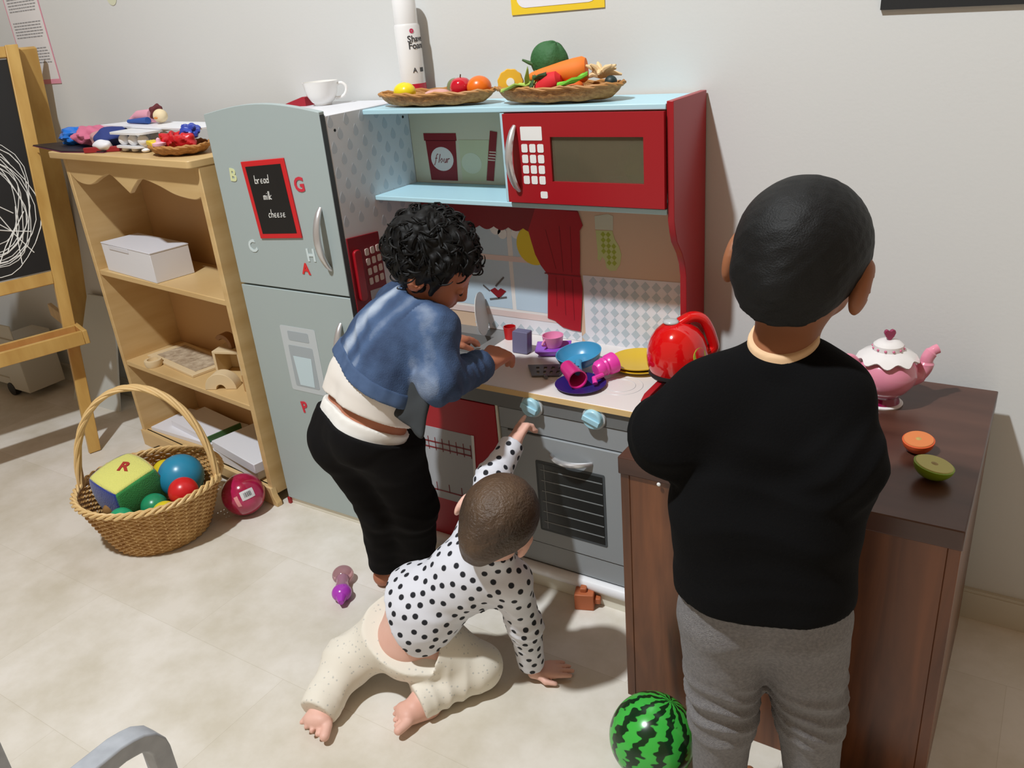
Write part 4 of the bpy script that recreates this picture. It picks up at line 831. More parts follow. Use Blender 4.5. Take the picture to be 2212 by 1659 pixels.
for v in mb.v:
    d = (Vector(v)-MCn).normalized(); la = math.acos(max(-1, min(1, d.dot(ma)))); lo_ = math.atan2(d.dot(m2), d.dot(m1))
    jag = 0.10*math.sin(9*la+3*math.sin(4*lo_))+0.09*math.sin(23*la+2*lo_)+0.05*math.sin(47*la+9*lo_); s_ = 0.5+0.5*math.cos(11*lo_+jag*6.0)
    pol = max(0, 1-la/0.35); sv_.append(0.33+0.36*s_+0.2*pol*0+0.05*math.sin(31*lo_+20*la))
at_ = mo.data.attributes.new('stripe', 'FLOAT', 'POINT'); at_.data.foreach_set('value', sv_)
# rattle bottle on the floor
R1, R2 = Vector((0.392, -0.500, 0.021)), Vector((0.430, -0.545, 0.020)); rt = thing('toy_rattle', 'small clear pink and purple plastic toy bottle lying on the floor', 'toy', (0.41, -0.52, 0))
build('clear_bulb', MB().ell(R1, (0.0255, 0.0255, 0.021), None, 28, 18), rgb('clear_pink', (236, 190, 200), 0.1, trans=0.75), rt)
dv = (R2-R1).normalized(); mb = MB(); mb.tube([R1+dv*0.016, R1+dv*0.034, R2+dv*0.004], [0.016, 0.014, 0.019], 20); build('clear_neck', mb, rgb('clear_pink2', (224, 170, 196), 0.12, trans=0.6), rt)
mb = MB(); mb.ell(R2+dv*0.008, (0.023, 0.023, 0.0195), None, 28, 18); mb.tube([R2+dv*0.026, R2+dv*0.034, R2+dv*0.044], [0.013, 0.010, 0.006], 16)
for k in range(10): a = 2*PI*k/10; bb_ = dv.cross(Vector((0, 0, 1))); mb.ell(R2+dv*0.006+(bb_*math.cos(a)+Vector((0, 0, 1))*math.sin(a))*0.0165, (0.005, 0.005, 0.004), None, 10, 8)
build('purple_cap', mb, rgb('cap_purple', (190, 70, 200), 0.2, trans=0.2), rt)
# brown wooden block
kbk = thing('notched_block', 'reddish brown notched wooden block on the floor in front of the oven', 'toy block', (0.948, -0.335, 0)); M8 = Matrix.Rotation(math.radians(20), 4, 'Z'); M8.translation = Vector((0.93, -0.345, 0.0))
BW = rgb('block_brown', (178, 98, 58), 0.55)
build('block_body', MB().box((0, 0, 0), (0.042, 0.032, 0.040), M8), BW, kbk, bevel=0.002); build('peg', MB().box((0.012, 0.01, 0.040), (0.026, 0.026, 0.050), M8).box((0.042, 0.008, 0.012), (0.056, 0.024, 0.026), M8), BW, kbk, bevel=0.002)

# ------------------------------------------------------------------ dark wooden table
TW = dark_wood(); T = thing('side_table', 'dark brown solid wooden table that the boy leans over, right of the kitchen', 'table', (1.39, -0.28, 0))
build('table_top', MB().box((1.134, -0.520, 0.487), (1.646, -0.037, 0.519)), dark_wood_top(), T, bevel=0.002)
build('front_panel', MB().box((1.152, -0.514, 0.0), (1.628, -0.496, 0.487)), TW, T, bevel=0.001)
build('side_panel', MB().box((1.136, -0.515, 0.0), (1.152, -0.039, 0.487)), TW, T, bevel=0.001); build('side_panel', MB().box((1.628, -0.515, 0.0), (1.644, -0.039, 0.487)), TW, T, bevel=0.001)
build('screw_cap', MB().ell((1.207, -0.5205, 0.484), (0.0035, 0.002, 0.0035)), PWHITE, T)
# teapot
TP = Vector((1.476, -0.158, 0.519)); tp_ = thing('toy_teapot', 'pink toy teapot with frilled white lid and red heart knob on the dark table', 'teapot', tuple(TP))
PK = rgb('teapot_pink', (222, 140, 162), 0.2, coat=0.5); PKD = rgb('teapot_plum', (138, 22, 72), 0.15, coat=0.6); CW = rgb('lid_white', (226, 222, 220), 0.3, coat=0.3)
build('foot_plate', MB().lathe([(0.001, 0), (0.036, 0), (0.037, 0.003), (0.034, 0.005), (0.001, 0.005)], tuple(TP), 36), CW, tp_)
build('foot', MB().lathe([(0.001, 0.005), (0.031, 0.005), (0.029, 0.012), (0.027, 0.018), (0.03, 0.024), (0.001, 0.024)], tuple(TP), 36), PKD, tp_)
build('body', MB().lathe([(0.001, 0.021), (0.027, 0.021), (0.042, 0.032), (0.053, 0.048), (0.057, 0.064), (0.054, 0.080), (0.046, 0.092), (0.040, 0.098), (0.001, 0.098)], tuple(TP), 40), PK, tp_)
build('lid', MB().lathe([(0.001, 0.094), (0.040, 0.094), (0.054, 0.096), (0.055, 0.098), (0.046, 0.106), (0.030, 0.113), (0.028, 0.114), (0.027, 0.124), (0.020, 0.130), (0.010, 0.133), (0.001, 0.133)], tuple(TP), 72, None, (9, 0.05, (2, 3), 0.004)), CW, tp_)
mb = MB()
for k in range(12): a = 2*PI*k/12; mb.ell(TP+Vector((0.0275*math.cos(a), 0.0275*math.sin(a), 0.118)), (0.0028, 0.0028, 0.0025), None, 8, 6)
build('lid_dots', mb, rgb('dot_pink', (206, 110, 140), 0.3), tp_)
xr = Vector((0.86, 0.51, 0))
mb = MB(); hpt = [(0, -0.014), (-0.008, -0.004), (-0.0105, 0.003), (-0.009, 0.008), (-0.005, 0.0095), (-0.001, 0.007), (0, 0.005), (0.001, 0.007), (0.005, 0.0095), (0.009, 0.008), (0.0105, 0.003), (0.008, -0.004)][::-1]
mb.prism(hpt, lambda u, v, t: TP+xr*u+Vector((0, 0, 0.144+v))+Vector((0.51, -0.86, 0))*t, -0.004, 0.004); build('heart_knob', mb, PKD, tp_, bevel=0.002)
mb = MB(); mb.tube([TP+xr*a+Vector((0, 0, b)) for a, b in cat([(0.044, 0.048), (0.062, 0.056), (0.073, 0.072), (0.076, 0.090), (0.084, 0.103), (0.094, 0.108)], 5)], [0.017]*6+[0.015]*7+[0.012]*7+[0.0095]*6, 16); build('spout', mb, PK, tp_)
mb = MB(); mb.tube([TP-xr*a+Vector((0, 0, b)) for a, b in cat([(0.050, 0.072), (0.056, 0.090), (0.068, 0.102), (0.082, 0.102), (0.092, 0.092), (0.094, 0.074), (0.084, 0.056), (0.066, 0.044), (0.046, 0.042)], 4)], 0.0065, 12); build('handle', mb, PK, tp_)
for o_ in tp_.children: o_.scale = (0.9, 0.9, 0.9)
# half fruits
def half(c, r, col, cut, label, nm, tilt, core):
    t = thing(nm, label, 'toy fruit', (c[0], c[1], c[2]-r*0.95)); M = tilt
    prof = [(0.001, -r*0.95)]+[(r*math.cos(a), r*0.95*math.sin(a)) for a in [-PI/2+PI/2*i/10 for i in range(1, 11)]]+[(r*0.9, 0.001), (0.001, 0.001)]
    mb = MB(); mb.lathe(prof, c, 32, M); build('skin', mb, rgb(nm+'_skin', col, 0.4), t)
    mb = MB(); mb.lathe([(0.001, 0.001), (r*0.93, 0.001), (r*0.9, 0.0022), (0.001, 0.0022)], c, 32, M); f = build('cut_face', mb, rgb(nm+'_cut', cut, 0.5), t)
    mb = MB(); mb.lathe([(0.001, 0.002), (r*0.2, 0.002), (0.001, 0.0035)], c, 16, M); build('core', mb, rgb(nm+'_core', core, 0.5), f)
half((1.556, -0.318, 0.519+0.0215), 0.0235, (206, 84, 36), (206, 120, 66), 'orange half fruit with cut side up on the dark table', 'orange_half', rot('X', 8), (178, 150, 80))
half((1.588, -0.392, 0.519+0.0235), 0.0285, (132, 164, 34), (190, 186, 110), 'green apple half with cut side up on the table edge', 'apple_half', rot('Y', 10) @ Matrix.Diagonal((1, 0.9, 0.85)), (150, 130, 70))

# ------------------------------------------------------------------ on the worktop (z 0.4895)
ZW = 0.490
def pt(x, y, z=0): return (x, y, ZW+z)
sq = [(0.045, -0.038), (0.045, 0.038), (-0.045, 0.038), (-0.045, -0.038)]
mb = MB(); M9 = rot('Z', 25)
for (a, z0, z1) in ((0.030, 0, 0.003),): mb.prism([tuple((M9 @ Vector((x*1.0, y*1.0, 0)))[:2]) for x, y in sq], lambda u, v, t: (0.772+u*(0.6+t*25), -0.098+v*(0.6+t*25), ZW+t*1.3), 0, 0.012)
one('square_saucer', mb, rgb('saucer_purple', (150, 80, 200), 0.3), 'purple square toy saucer under the pink cup', 'saucer', pt(0.772, -0.098), bevel=0.002)
cpo = thing('toy_teacup', 'pale pink toy cup on the purple saucer at the back of the worktop', 'cup', pt(0.772, -0.098, 0.0165)); PKc = rgb('cup_pink', (232, 146, 186), 0.3)
build('cup_body', MB().lathe([(0.001, 0), (0.018, 0), (0.022, 0.012), (0.0245, 0.026), (0.0225, 0.026), (0.020, 0.012), (0.016, 0.003), (0.001, 0.003)], pt(0.772, -0.098, 0.0165), 30), PKc, cpo)
build('handle', MB().tube([pt(0.763+0.0*i, -0.118-0.012*math.sin(PI*i/8), 0.0365-0.014*i/8) for i in range(9)], 0.0025, 8), PKc, cpo)
# blue frying pan
pc = (0.868, -0.150); BL = rgb('pan_blue', (70, 150, 192), 0.3); pan = thing('toy_pan', 'blue toy frying pan in the middle of the worktop', 'pan', pt(*pc, 0.012))
M10 = rot('X', 7) @ rot('Y', -4)
build('pan_body', MB().lathe([(0.001, 0), (0.034, 0), (0.045, 0.010), (0.050, 0.024), (0.0475, 0.024), (0.043, 0.012), (0.032, 0.003), (0.001, 0.003)], pt(*pc, 0.012), 40, M10), BL, pan)
hd2 = Vector((0.42, -0.90, 0)).normalized(); pb_ = Vector(pt(*pc, 0.032)); mb = MB(); mb.tube([pb_+hd2*0.044+Vector((0, 0, -0.002)), pb_+hd2*0.058+Vector((0, 0, -0.003)), pb_+hd2*0.078+Vector((0, 0, -0.009)), pb_+hd2*0.084+Vector((0, 0, -0.011))], [0.008, 0.007, 0.0095, 0.006], 14, flat=1.0)
hdl = build('handle', mb, BL, pan); build('hanging_hole', MB().ell(pb_+hd2*0.074+Vector((0, 0, 0.0008)), (0.003, 0.003, 0.002), None, 12, 8), rgb('hole_blue', (30, 70, 100), 0.5), hdl)
# dark blue plate, magenta cup, pink pot
one('toy_plate', MB().lathe([(0.001, 0), (0.034, 0), (0.052, 0.006), (0.053, 0.0075), (0.034, 0.003), (0.001, 0.0025)], pt(0.915, -0.238), 40), rgb('plate_navy', (44, 28, 104), 0.35), 'dark violet toy plate at the front edge of the worktop', 'plate', pt(0.915, -0.238))
MG = rgb('cup_magenta', (214, 44, 130), 0.3); c0 = Vector(pt(0.872, -0.214, 0.026)); cdr = Vector((0.74, -0.66, -0.05)).normalized(); q = Vector((0, 0, 1)).rotation_difference(cdr).to_matrix()
one('toy_tumbler', MB().lathe([(0.001, 0), (0.0155, 0), (0.0195, 0.062), (0.0205, 0.064), (0.018, 0.064), (0.0145, 0.004), (0.001, 0.004)], tuple(c0), 32, q), MG, 'magenta toy tumbler lying on the dark violet plate, open end forward', 'cup', tuple(c0-Vector((0, 0, 0.018))))
c1 = Vector(pt(0.935, -0.208, 0.026)); cdr = Vector((0.45, 0.89, 0.10)).normalized(); q1 = Vector((0, 0, 1)).rotation_difference(cdr).to_matrix(); HP = rgb('pot_pink', (232, 66, 170), 0.3)
pj = thing('toy_jug', 'bright pink ribbed toy jug lying beside the blue pan', 'jug', tuple(c1-Vector((0, 0, 0.022))))
build('jug_body', MB().lathe([(0.001, 0), (0.012, 0), (0.017, 0.006), (0.0185, 0.014), (0.0175, 0.018), (0.0195, 0.022), (0.0175, 0.027), (0.0215, 0.032), (0.0225, 0.048), (0.021, 0.048), (0.018, 0.03), (0.001, 0.03)], tuple(c1), 28, q1), HP, pj)
build('handle', MB().tube([c1+q1 @ Vector((0.017, 0, 0.006)), c1+Vector((0.008, -0.022, -0.008)), c1+Vector((0.014, -0.030, -0.015))], [0.005, 0.006, 0.0055], 10), HP, pj)
# slotted turner
M11 = rot('Z', 24) @ Matrix.Diagonal((1.25, 1.25, 1)); to = Vector(pt(0.812, -0.198, 0.0015)); tn_ = thing('slotted_turner', 'grey slotted toy turner lying flat on the worktop', 'spatula', tuple(to)); TG = rgb('turner_grey', (98, 98, 98), 0.4)
mb = MB()
xs = [-0.036, -0.022, -0.016, -0.007, -0.001, 0.008, 0.014, 0.023, 0.029, 0.036]; ys = [-0.024, -0.015, -0.004, 0.003, 0.014, 0.024]
for i in range(9):
    for j in range(5):
        if i % 2 == 1 and j in (1, 3): continue
        ta = lambda x, y: x*(1-0.35*(-y+0.024)/0.048)
        mb.prism([(ta(xs[i], ys[j]), ys[j]), (ta(xs[i+1], ys[j]), ys[j]), (ta(xs[i+1], ys[j+1]), ys[j+1]), (ta(xs[i], ys[j+1]), ys[j+1])], lambda u, v, t: to+M11 @ Vector((u, v, t)), 0, 0.0025)
build('blade', mb, TG, tn_); build('handle', MB().tube([to+M11 @ Vector((0, -0.024, 0.002)), to+M11 @ Vector((0.002, -0.034, 0.004))], [0.005, 0.004], 10), TG, tn_)
# yellow plates
for i, lb_ in enumerate(('yellow toy plate, lower of the two stacked beside the kettle', 'yellow toy plate, upper of the two stacked beside the kettle')):
    one('toy_plate', MB().lathe([(0.001, 0), (0.040, 0), (0.060, 0.008), (0.0615, 0.0105), (0.058, 0.0105), (0.040, 0.0045), (0.001, 0.004)], pt(0.986-0.002*i, -0.102, 0.0075*i), 44), rgb('plate_yellow', (222, 182, 30), 0.3), lb_, 'plate', pt(0.986, -0.102, 0.0075*i), group='stacked yellow plates')
# burner printed rings on the worktop
rg = MB()
for c_ in ((0.99, -0.205), (0.84, -0.19)):
    for r_ in (0.045, 0.030):
        rg.tube([(c_[0]+r_*math.cos(a), c_[1]+r_*math.sin(a), 0.48955) for a in [2*PI*i/40 for i in range(40)]], 0.0007, 4, True)
build('printed_rings', rg, rgb('ring_grey', (196, 194, 194), 0.4), K)
# kettle
KC = Vector((1.102, -0.181, 0.5245)); RK = rgb('kettle_red', (212, 14, 18), 0.12, coat=0.8); kt = thing('toy_kettle', 'glossy red toy kettle with grey lid button standing beside the yellow plates', 'kettle', tuple(KC))
kx = Vector((0.80, 0.60, 0)); ky = Vector((-0.6, 0.8, 0)); KM = Matrix((kx, ky, Vector((0, 0, 1)))).transposed()
build('kettle_base', MB().lathe([(0.001, 0), (0.052, 0), (0.056, 0.005), (0.055, 0.012), (0.001, 0.012)], tuple(KC), 40), BLACK, kt)
def kd(r, z): return (r, z)
build('kettle_body', MB().lathe([(0.001, 0.012), (0.054, 0.012), (0.059, 0.025), (0.060, 0.042), (0.057, 0.062), (0.050, 0.080), (0.040, 0.094), (0.026, 0.105), (0.012, 0.110), (0.001, 0.111)], tuple(KC), 44), RK, kt)
build('lid_button', MB().ell(KC+Vector((0, 0, 0.110))-kx*0.012, (0.016, 0.014, 0.006)), rgb('button_grey', (186, 188, 188), 0.25), kt)
build('handle', MB().tube([KC+kx*a+Vector((0, 0, b)) for a, b in cat([(0.005, 0.106), (0.028, 0.116), (0.048, 0.110), (0.060, 0.092), (0.068, 0.070), (0.072, 0.050), (0.060, 0.040)], 4)], 0.0105, 14, flat=1.3), RK, kt)
sl = build('round_sticker', MB().lathe([(0.001, 0), (0.017, 0), (0.017, 0.001), (0.001, 0.001)], tuple(KC+kx*0.030-ky*0.0475+Vector((0, 0, 0.052))), 28, Vector((0, 0, 1)).rotation_difference((kx*0.55-ky*0.82+Vector((0, 0, 0.16))).normalized()).to_matrix()), rgb('sticker_lime', (190, 200, 60), 0.4), kt)
build('sticker_centre', MB().lathe([(0.001, 0.001), (0.010, 0.001), (0.001, 0.002)], tuple(KC+kx*0.030-ky*0.0475+Vector((0, 0, 0.052))), 20, Vector((0, 0, 1)).rotation_difference((kx*0.55-ky*0.82+Vector((0, 0, 0.16))).normalized()).to_matrix()), rgb('sticker_mid', (214, 206, 200), 0.4), sl)

# ------------------------------------------------------------------ on top of the kitchen (z 1.033)
ZK = 1.0335
cn = thing('spray_can', 'tall white shaving foam can standing on top of the play kitchen', 'can', (0.418, -0.042, ZK)); CWH = rgb('can_white', (232, 232, 232), 0.25, coat=0.3); cc = (0.418, -0.042, ZK)
build('can_body', MB().lathe([(0.001, 0), (0.027, 0), (0.028, 0.004), (0.028, 0.158), (0.026, 0.163), (0.001, 0.163)], cc, 40), CWH, cn)
build('can_cap', MB().lathe([(0.001, 0.163), (0.0255, 0.163), (0.0255, 0.212), (0.023, 0.217), (0.001, 0.218)], cc, 40), CWH, cn)
build('red_band', MB().lathe([(0.0282, 0.012), (0.0284, 0.012), (0.0284, 0.037), (0.0282, 0.040)], cc, 40), rgb('can_red', (196, 30, 56), 0.3), cn)
def wrap(ang0, zc, r=0.0284):
    def f(u, v, t): a = ang0+u/0.028; return (cc[0]+(r+t)*math.cos(a), cc[1]+(r+t)*math.sin(a), ZK+zc+v)
    return f
A0 = math.radians(-12)
for body, sz, zc, du, c_ in (('Shave', 0.0185, 0.132, 0.0, (60, 62, 66)), ('Foam', 0.0185, 0.118, 0.0, (60, 62, 66)), ('A', 0.014, 0.068, -0.012, (70, 72, 76))):
    build('label_text', text_mb(body, sz, wrap(A0+du/0.028, zc), 0.0002, offset=0.0003), rgb('ink_%d' % c_[0], c_, 0.5), cn, smooth=None)
build('label_logo', text_mb('o', 0.016, wrap(A0-0.35, 0.150), 0.0002, offset=0.001), rgb('logo_pink', (206, 60, 100), 0.5), cn, smooth=None)
build('label_mark', MB().add([wrap(A0+0.15, 0.068)(u, v, 0.0002) for u, v in ((-0.004, -0.004), (0.006, -0.004), (0.006, 0.005), (-0.004, 0.005))], [(0, 1, 2, 3)]), rgb('ink_70', (70, 72, 76), 0.5), cn, smooth=None)
# mug
mg = thing('coffee_cup', 'wide white cup on top of the toy fridge', 'cup', (0.172, -0.085, 1.037)); mc = (0.172, -0.085, 1.037); MW = rgb('cup_porcelain', (236, 234, 230), 0.2, coat=0.3)
build('cup_body', MB().lathe([(0.001, 0), (0.020, 0), (0.021, 0.004), (0.027, 0.009), (0.036, 0.024), (0.041, 0.048), (0.0425, 0.053), (0.0405, 0.053), (0.034, 0.026), (0.024, 0.008), (0.001, 0.006)], mc, 44), MW, mg)
build('handle', MB().tube([Vector(mc)+cr*a+Vector((0, 0, b)) for a, b in cat([(0.037, 0.043), (0.050, 0.046), (0.060, 0.036), (0.056, 0.022), (0.044, 0.014), (0.031, 0.014)], 5)], 0.0035, 10), MW, mg)
one('red_booklet', MB().prism([(0.035, 0), (0.128, 0), (0.128, 0.020), (0.120, 0.021)], lambda u, v, t: (u, -0.100+t, 1.0368+v), 0, 0.03), rgb('booklet_red', (160, 24, 42), 0.45), 'dark red wedge-shaped item behind the white cup on the toy fridge', 'toy', (0.08, -0.085, 1.0368))
# trays
oval_tray((0.528, -0.108, ZK), 0.150, 0.056, 0.026, 0, 'oval wicker tray on the left of the kitchen top holding toy fruit')
oval_tray((0.828, -0.106, ZK+0.001), 0.138, 0.060, 0.029, 0, 'oval wicker tray on the right of the kitchen top heaped with toy vegetables', tilt=0)
LIFT0 = len(COL.objects)
def food(nm, mb_, c, label, z, cat_='toy food', rough=0.3, **k): return one(nm, mb_, rgb(nm+'_%d%d%d' % c, c, rough), label, cat_, z, **k)
food('toy_lemon', MB().ell((0.452, -0.118, 1.060), (0.026, 0.022, 0.0195), None, 28, 18, lambda d: 1-0.10*max(0, 1-abs(d.x-0.15)*9)), (232, 210, 30), 'yellow toy fruit at the left end of the left tray', (0.452, -0.118, 1.041))
ap = thing('toy_apple', 'shiny red toy apple in the left tray beside the orange', 'toy food', (0.590, -0.100, 1.042)); build('apple_body', MB().ell((0.590, -0.100, 1.063), (0.0235, 0.0235, 0.0225), None, 28, 18, lambda d: 1-0.18*max(0, d.z-0.75)*4*0.5), rgb('apple_red', (196, 22, 44), 0.12, coat=0.6), ap)
build('stem', MB().tube([(0.590, -0.100, 1.082), (0.592, -0.100, 1.089)], 0.0014, 6), rgb('stem_brown', (80, 60, 30), 0.6), ap)
food('toy_fig', MB().ell((0.562, -0.082, 1.062), (0.018, 0.018, 0.019), None, 20, 14), (116, 124, 84), 'dull green round toy fruit half hidden behind the apple', (0.562, -0.082, 1.042))
food('toy_orange', MB().ell((0.642, -0.108, 1.063), (0.026, 0.025, 0.0225), None, 28, 18), (230, 110, 24), 'orange toy fruit at the right end of the left tray', (0.642, -0.108, 1.041))
food('toy_ham', MB().ell((0.535, -0.110, 1.052), (0.032, 0.025, 0.011), None, 24, 14), (214, 160, 150), 'pale pink flat toy slice in the middle of the left tray', (0.535, -0.11, 1.041))
LIFT1 = len(COL.objects)
# right tray
pn = thing('pineapple_ring', 'yellow toy pineapple slice with white centre standing at the left end of the right tray', 'toy food', (0.728, -0.118, 1.044)); pcn = (0.727, -0.120, 1.0655); PM = Vector((0, 0, 1)).rotation_difference(Vector((0.50, -0.85, 0.15)).normalized()).to_matrix()
build('slice', MB().lathe([(0.001, -0.005), (0.024, -0.005), (0.026, 0), (0.024, 0.005), (0.001, 0.005)], pcn, 44, PM, (11, 0.03, (1, 2, 3), 0)), rgb('pine_yellow', (226, 172, 44), 0.45), pn)
build('centre', MB().lathe([(0.001, 0.0045), (0.0085, 0.0045), (0.008, 0.0065), (0.001, 0.0065)], pcn, 24, PM), rgb('pine_white', (232, 228, 220), 0.5), pn)
av = thing('toy_pepper', 'large dark green toy vegetable at the top of the pile in the right tray', 'toy food', (0.80, -0.085, 1.060)); GRN = rgb('veg_green', (46, 98, 50), 0.7, var=((36, 84, 40), 18, (1, 1, 1)), bump=(120, 0.5))
build('pepper_body', MB().ell((0.800, -0.085, 1.100), (0.040, 0.030, 0.036), rot('Y', 25), 32, 20, lambda d: 1+0.04*math.cos(5*math.atan2(d.y, d.x))), GRN, av)
build('leafy_stem', MB().tube([(0.778, -0.10, 1.094), (0.764, -0.106, 1.100), (0.752, -0.11, 1.106)], [0.005, 0.0035, 0.002], 8).tube([(0.78, -0.10, 1.080), (0.772, -0.112, 1.066), (0.770, -0.118, 1.054)], [0.009, 0.008, 0.005], 8), rgb('stem_green', (64, 96, 50), 0.7), av)
cm = MB(); c_a, c_b = Vector((0.778, -0.135, 1.075)), Vector((0.888, -0.100, 1.083)); dv_ = (c_b-c_a).normalized(); L_ = (c_b-c_a).length
cm.tube([c_a+dv_*L_*t for t in (0, 0.06, 0.2, 0.4, 0.6, 0.8, 0.94, 1.0)], [0.004, 0.008, 0.012, 0.016, 0.020, 0.023, 0.024, 0.020], 24)
food('toy_carrot', cm, (232, 118, 30), 'thick orange toy carrot lying across the right tray', (0.83, -0.12, 1.06), rough=0.7)
sbt = thing('toy_strawberry', 'red cloth toy strawberry with green leaf at the front of the right tray', 'toy food', (0.828, -0.145, 1.045))
build('berry', MB().tube([(0.806, -0.152, 1.052), (0.818, -0.148, 1.058), (0.832, -0.144, 1.064), (0.846, -0.140, 1.068), (0.853, -0.138, 1.069)], [0.010, 0.016, 0.020, 0.017, 0.008], 24), rgb('berry_red', (206, 24, 34), 0.75), sbt)
def leaf(pts, w_, mb_, th=0.0012, wav=0.003):
    n = len(pts); vs = []; 
    for s_ in (1, -1):
        for i, p in enumerate(pts):
            d = (Vector(pts[min(i+1, n-1)])-Vector(pts[max(i-1, 0)])).normalized(); sd_ = d.cross(Vector((0, 0, 1))).normalized(); ww = w_*math.sin(PI*(0.08+0.9*i/(n-1)))**0.7
            for k in (-1, -0.5, 0, 0.5, 1): vs.append(Vector(p)+sd_*ww*k+Vector((0, 0, s_*th+wav*math.sin(i*2+k*4)+abs(k)*0.002)))
    fs = []; m_ = n*5
    for i in range(n-1):
        for k in range(4): a = i*5+k; fs += [(a, a+1, a+6, a+5), (m_+a+5, m_+a+6, m_+a+1, m_+a)]
        a = i*5; fs += [(a, a+5, m_+a+5, m_+a), (a+4, m_+a+4, m_+a+9, a+9)]
    fs += [(0, m_, m_+1, 1), (1, m_+1, m_+2, 2), (2, m_+2, m_+3, 3), (3, m_+3, m_+4, 4)]; return mb_.add(vs, fs)
build('leaf', leaf([(0.800, -0.152, 1.076), (0.808, -0.155, 1.074), (0.82, -0.158, 1.076), (0.832, -0.158, 1.080)], 0.008, leaf([(0.803, -0.158, 1.072), (0.801, -0.162, 1.064), (0.798, -0.166, 1.056)], 0.007, MB())), rgb('leaf_green', (54, 84, 44), 0.7), sbt)
food('lettuce_leaf', leaf([(0.725, -0.150, 1.052), (0.745, -0.152, 1.058), (0.765, -0.152, 1.062), (0.785, -0.150, 1.062), (0.80, -0.148, 1.066)], 0.015, leaf([(0.785, -0.156, 1.058), (0.789, -0.158, 1.074), (0.793, -0.158, 1.092)], 0.007, MB())), (170, 200, 90), 'pale green cloth lettuce leaf over the left edge of the right tray', (0.76, -0.152, 1.045), rough=0.8)
food('lettuce_leaf', leaf([(0.855, -0.155, 1.060), (0.872, -0.158, 1.063), (0.890, -0.156, 1.067), (0.905, -0.154, 1.073), (0.916, -0.150, 1.078)], 0.011, MB(), 0.002), (120, 200, 60), 'bright green cloth leaf at the front right of the right tray', (0.885, -0.155, 1.05), rough=0.8)
food('toy_slice', MB().ell((0.868, -0.125, 1.055), (0.024, 0.018, 0.012), None, 20, 12), (222, 100, 24), 'dark orange toy piece under the big end of the carrot', (0.868, -0.125, 1.043), rough=0.6)
rm_ = MB(); rr_ = random.Random(9)
for k in range(11):
    a = 2*PI*k/11+0.3; e = rr_.uniform(-0.2, 0.9); L_ = rr_.uniform(0.026, 0.042); c_ = Vector((0.920, -0.105, 1.072)); d = Vector((math.cos(a), 0.5*math.sin(a), e)).normalized()
    if c_.z+d.z*L_ < 1.058: L_ = 0.02
    rm_.tube([c_, c_+d*L_*0.5+Vector((0, 0, 0.004)), c_+d*L_], [0.0075, 0.0055, 0.002], 8)
food('ginger_root', rm_, (226, 196, 150), 'beige many-fingered cloth root at the right end of the right tray', (0.92, -0.105, 1.055), rough=0.85)
food('toy_olive', MB().ell((0.945, -0.114, 1.060), (0.012, 0.011, 0.011), None, 18, 12), (28, 48, 48), 'dark green round toy piece under the beige root', (0.945, -0.118, 1.053), rough=0.5)

_all = list(COL.objects)
for k_, o_ in enumerate(_all):
    if k_ >= LIFT0 and o_.parent is None and o_.name.split('.')[0] not in ('wicker_tray',): o_.location.z += 0.003 if k_ < LIFT1 else 0.008
# ------------------------------------------------------------------ grey stool frame in the foreground
sf = thing('stool_frame', 'grey metal stool frame corner in the near left foreground', 'stool', (0.75, -1.48, 0)); SG = rgb('stool_grey', (164, 168, 174), 0.4, var=((150, 154, 160), 60, (1, 1, 1)))
def ubar(x):
    mb_ = MB(); pth = [(-1.283, 0), (-1.283, 0.515)]+[(-1.283-0.03+0.03*math.cos(a), 0.515+0.03*math.sin(a)) for a in (0.3, 0.7, 1.1, 1.45)]+[(-1.32, 0.547), (-1.62, 0.547)]+[(-1.62-0.03*math.sin(a), 0.515+0.03*math.cos(a)) for a in (0.4, 0.8, 1.2)]+[(-1.652, 0.48), (-1.652, 0)]
    n = len(pth); vs = []
    for i, (y, z) in enumerate(pth):
        a = Vector(pth[max(i-1, 0)]); b = Vector(pth[min(i+1, n-1)]); d = (b-a).normalized(); nn = Vector((d.y, -d.x))
        for sx, sn in ((-1, -1), (1, -1), (1, 1), (-1, 1)): vs.append((x+sx*0.013, y+nn.x*sn*0.010, z+nn.y*sn*0.010))
    fs = [(i*4+k, i*4+(k+1) % 4, (i+1)*4+(k+1) % 4, (i+1)*4+k) for i in range(n-1) for k in range(4)]+[(0, 3, 2, 1), tuple((n-1)*4+k for k in range(4))]
    return mb_.add(vs, fs)
build('leg_frame', ubar(0.955), SG, sf, bevel=0.002); build('leg_frame', ubar(0.45), SG, sf, bevel=0.002)
build('cross_bar', MB().tube([(0.45, -1.652, 0.30), (0.955, -1.652, 0.30)], 0.009, 12), SG, sf)

# ------------------------------------------------------------------ people
def skin(n, c): return rgb(n, c, 0.5, spec=0.35, var=((int(c[0]*0.95), int(c[1]*0.90), int(c[2]*0.88)), 14, (1, 1, 1)))
def A3(*a): return np.array(a, float)
def hair_on(F, H, f, u, w, grow, drop, front, nape):
    f = unit(f); u = unit(np.array(u)-f*np.dot(u, f)); r = np.cross(f, u); P = lambda a, b, c: np.array(H)+(r*a+f*b+u*c)*w
    F.ell(P(0, -.12, .12), (w*(1+grow), w*(1.2+grow), w*(1.08+grow)), [r, f, u], 0.004)
    return P, r, f, u
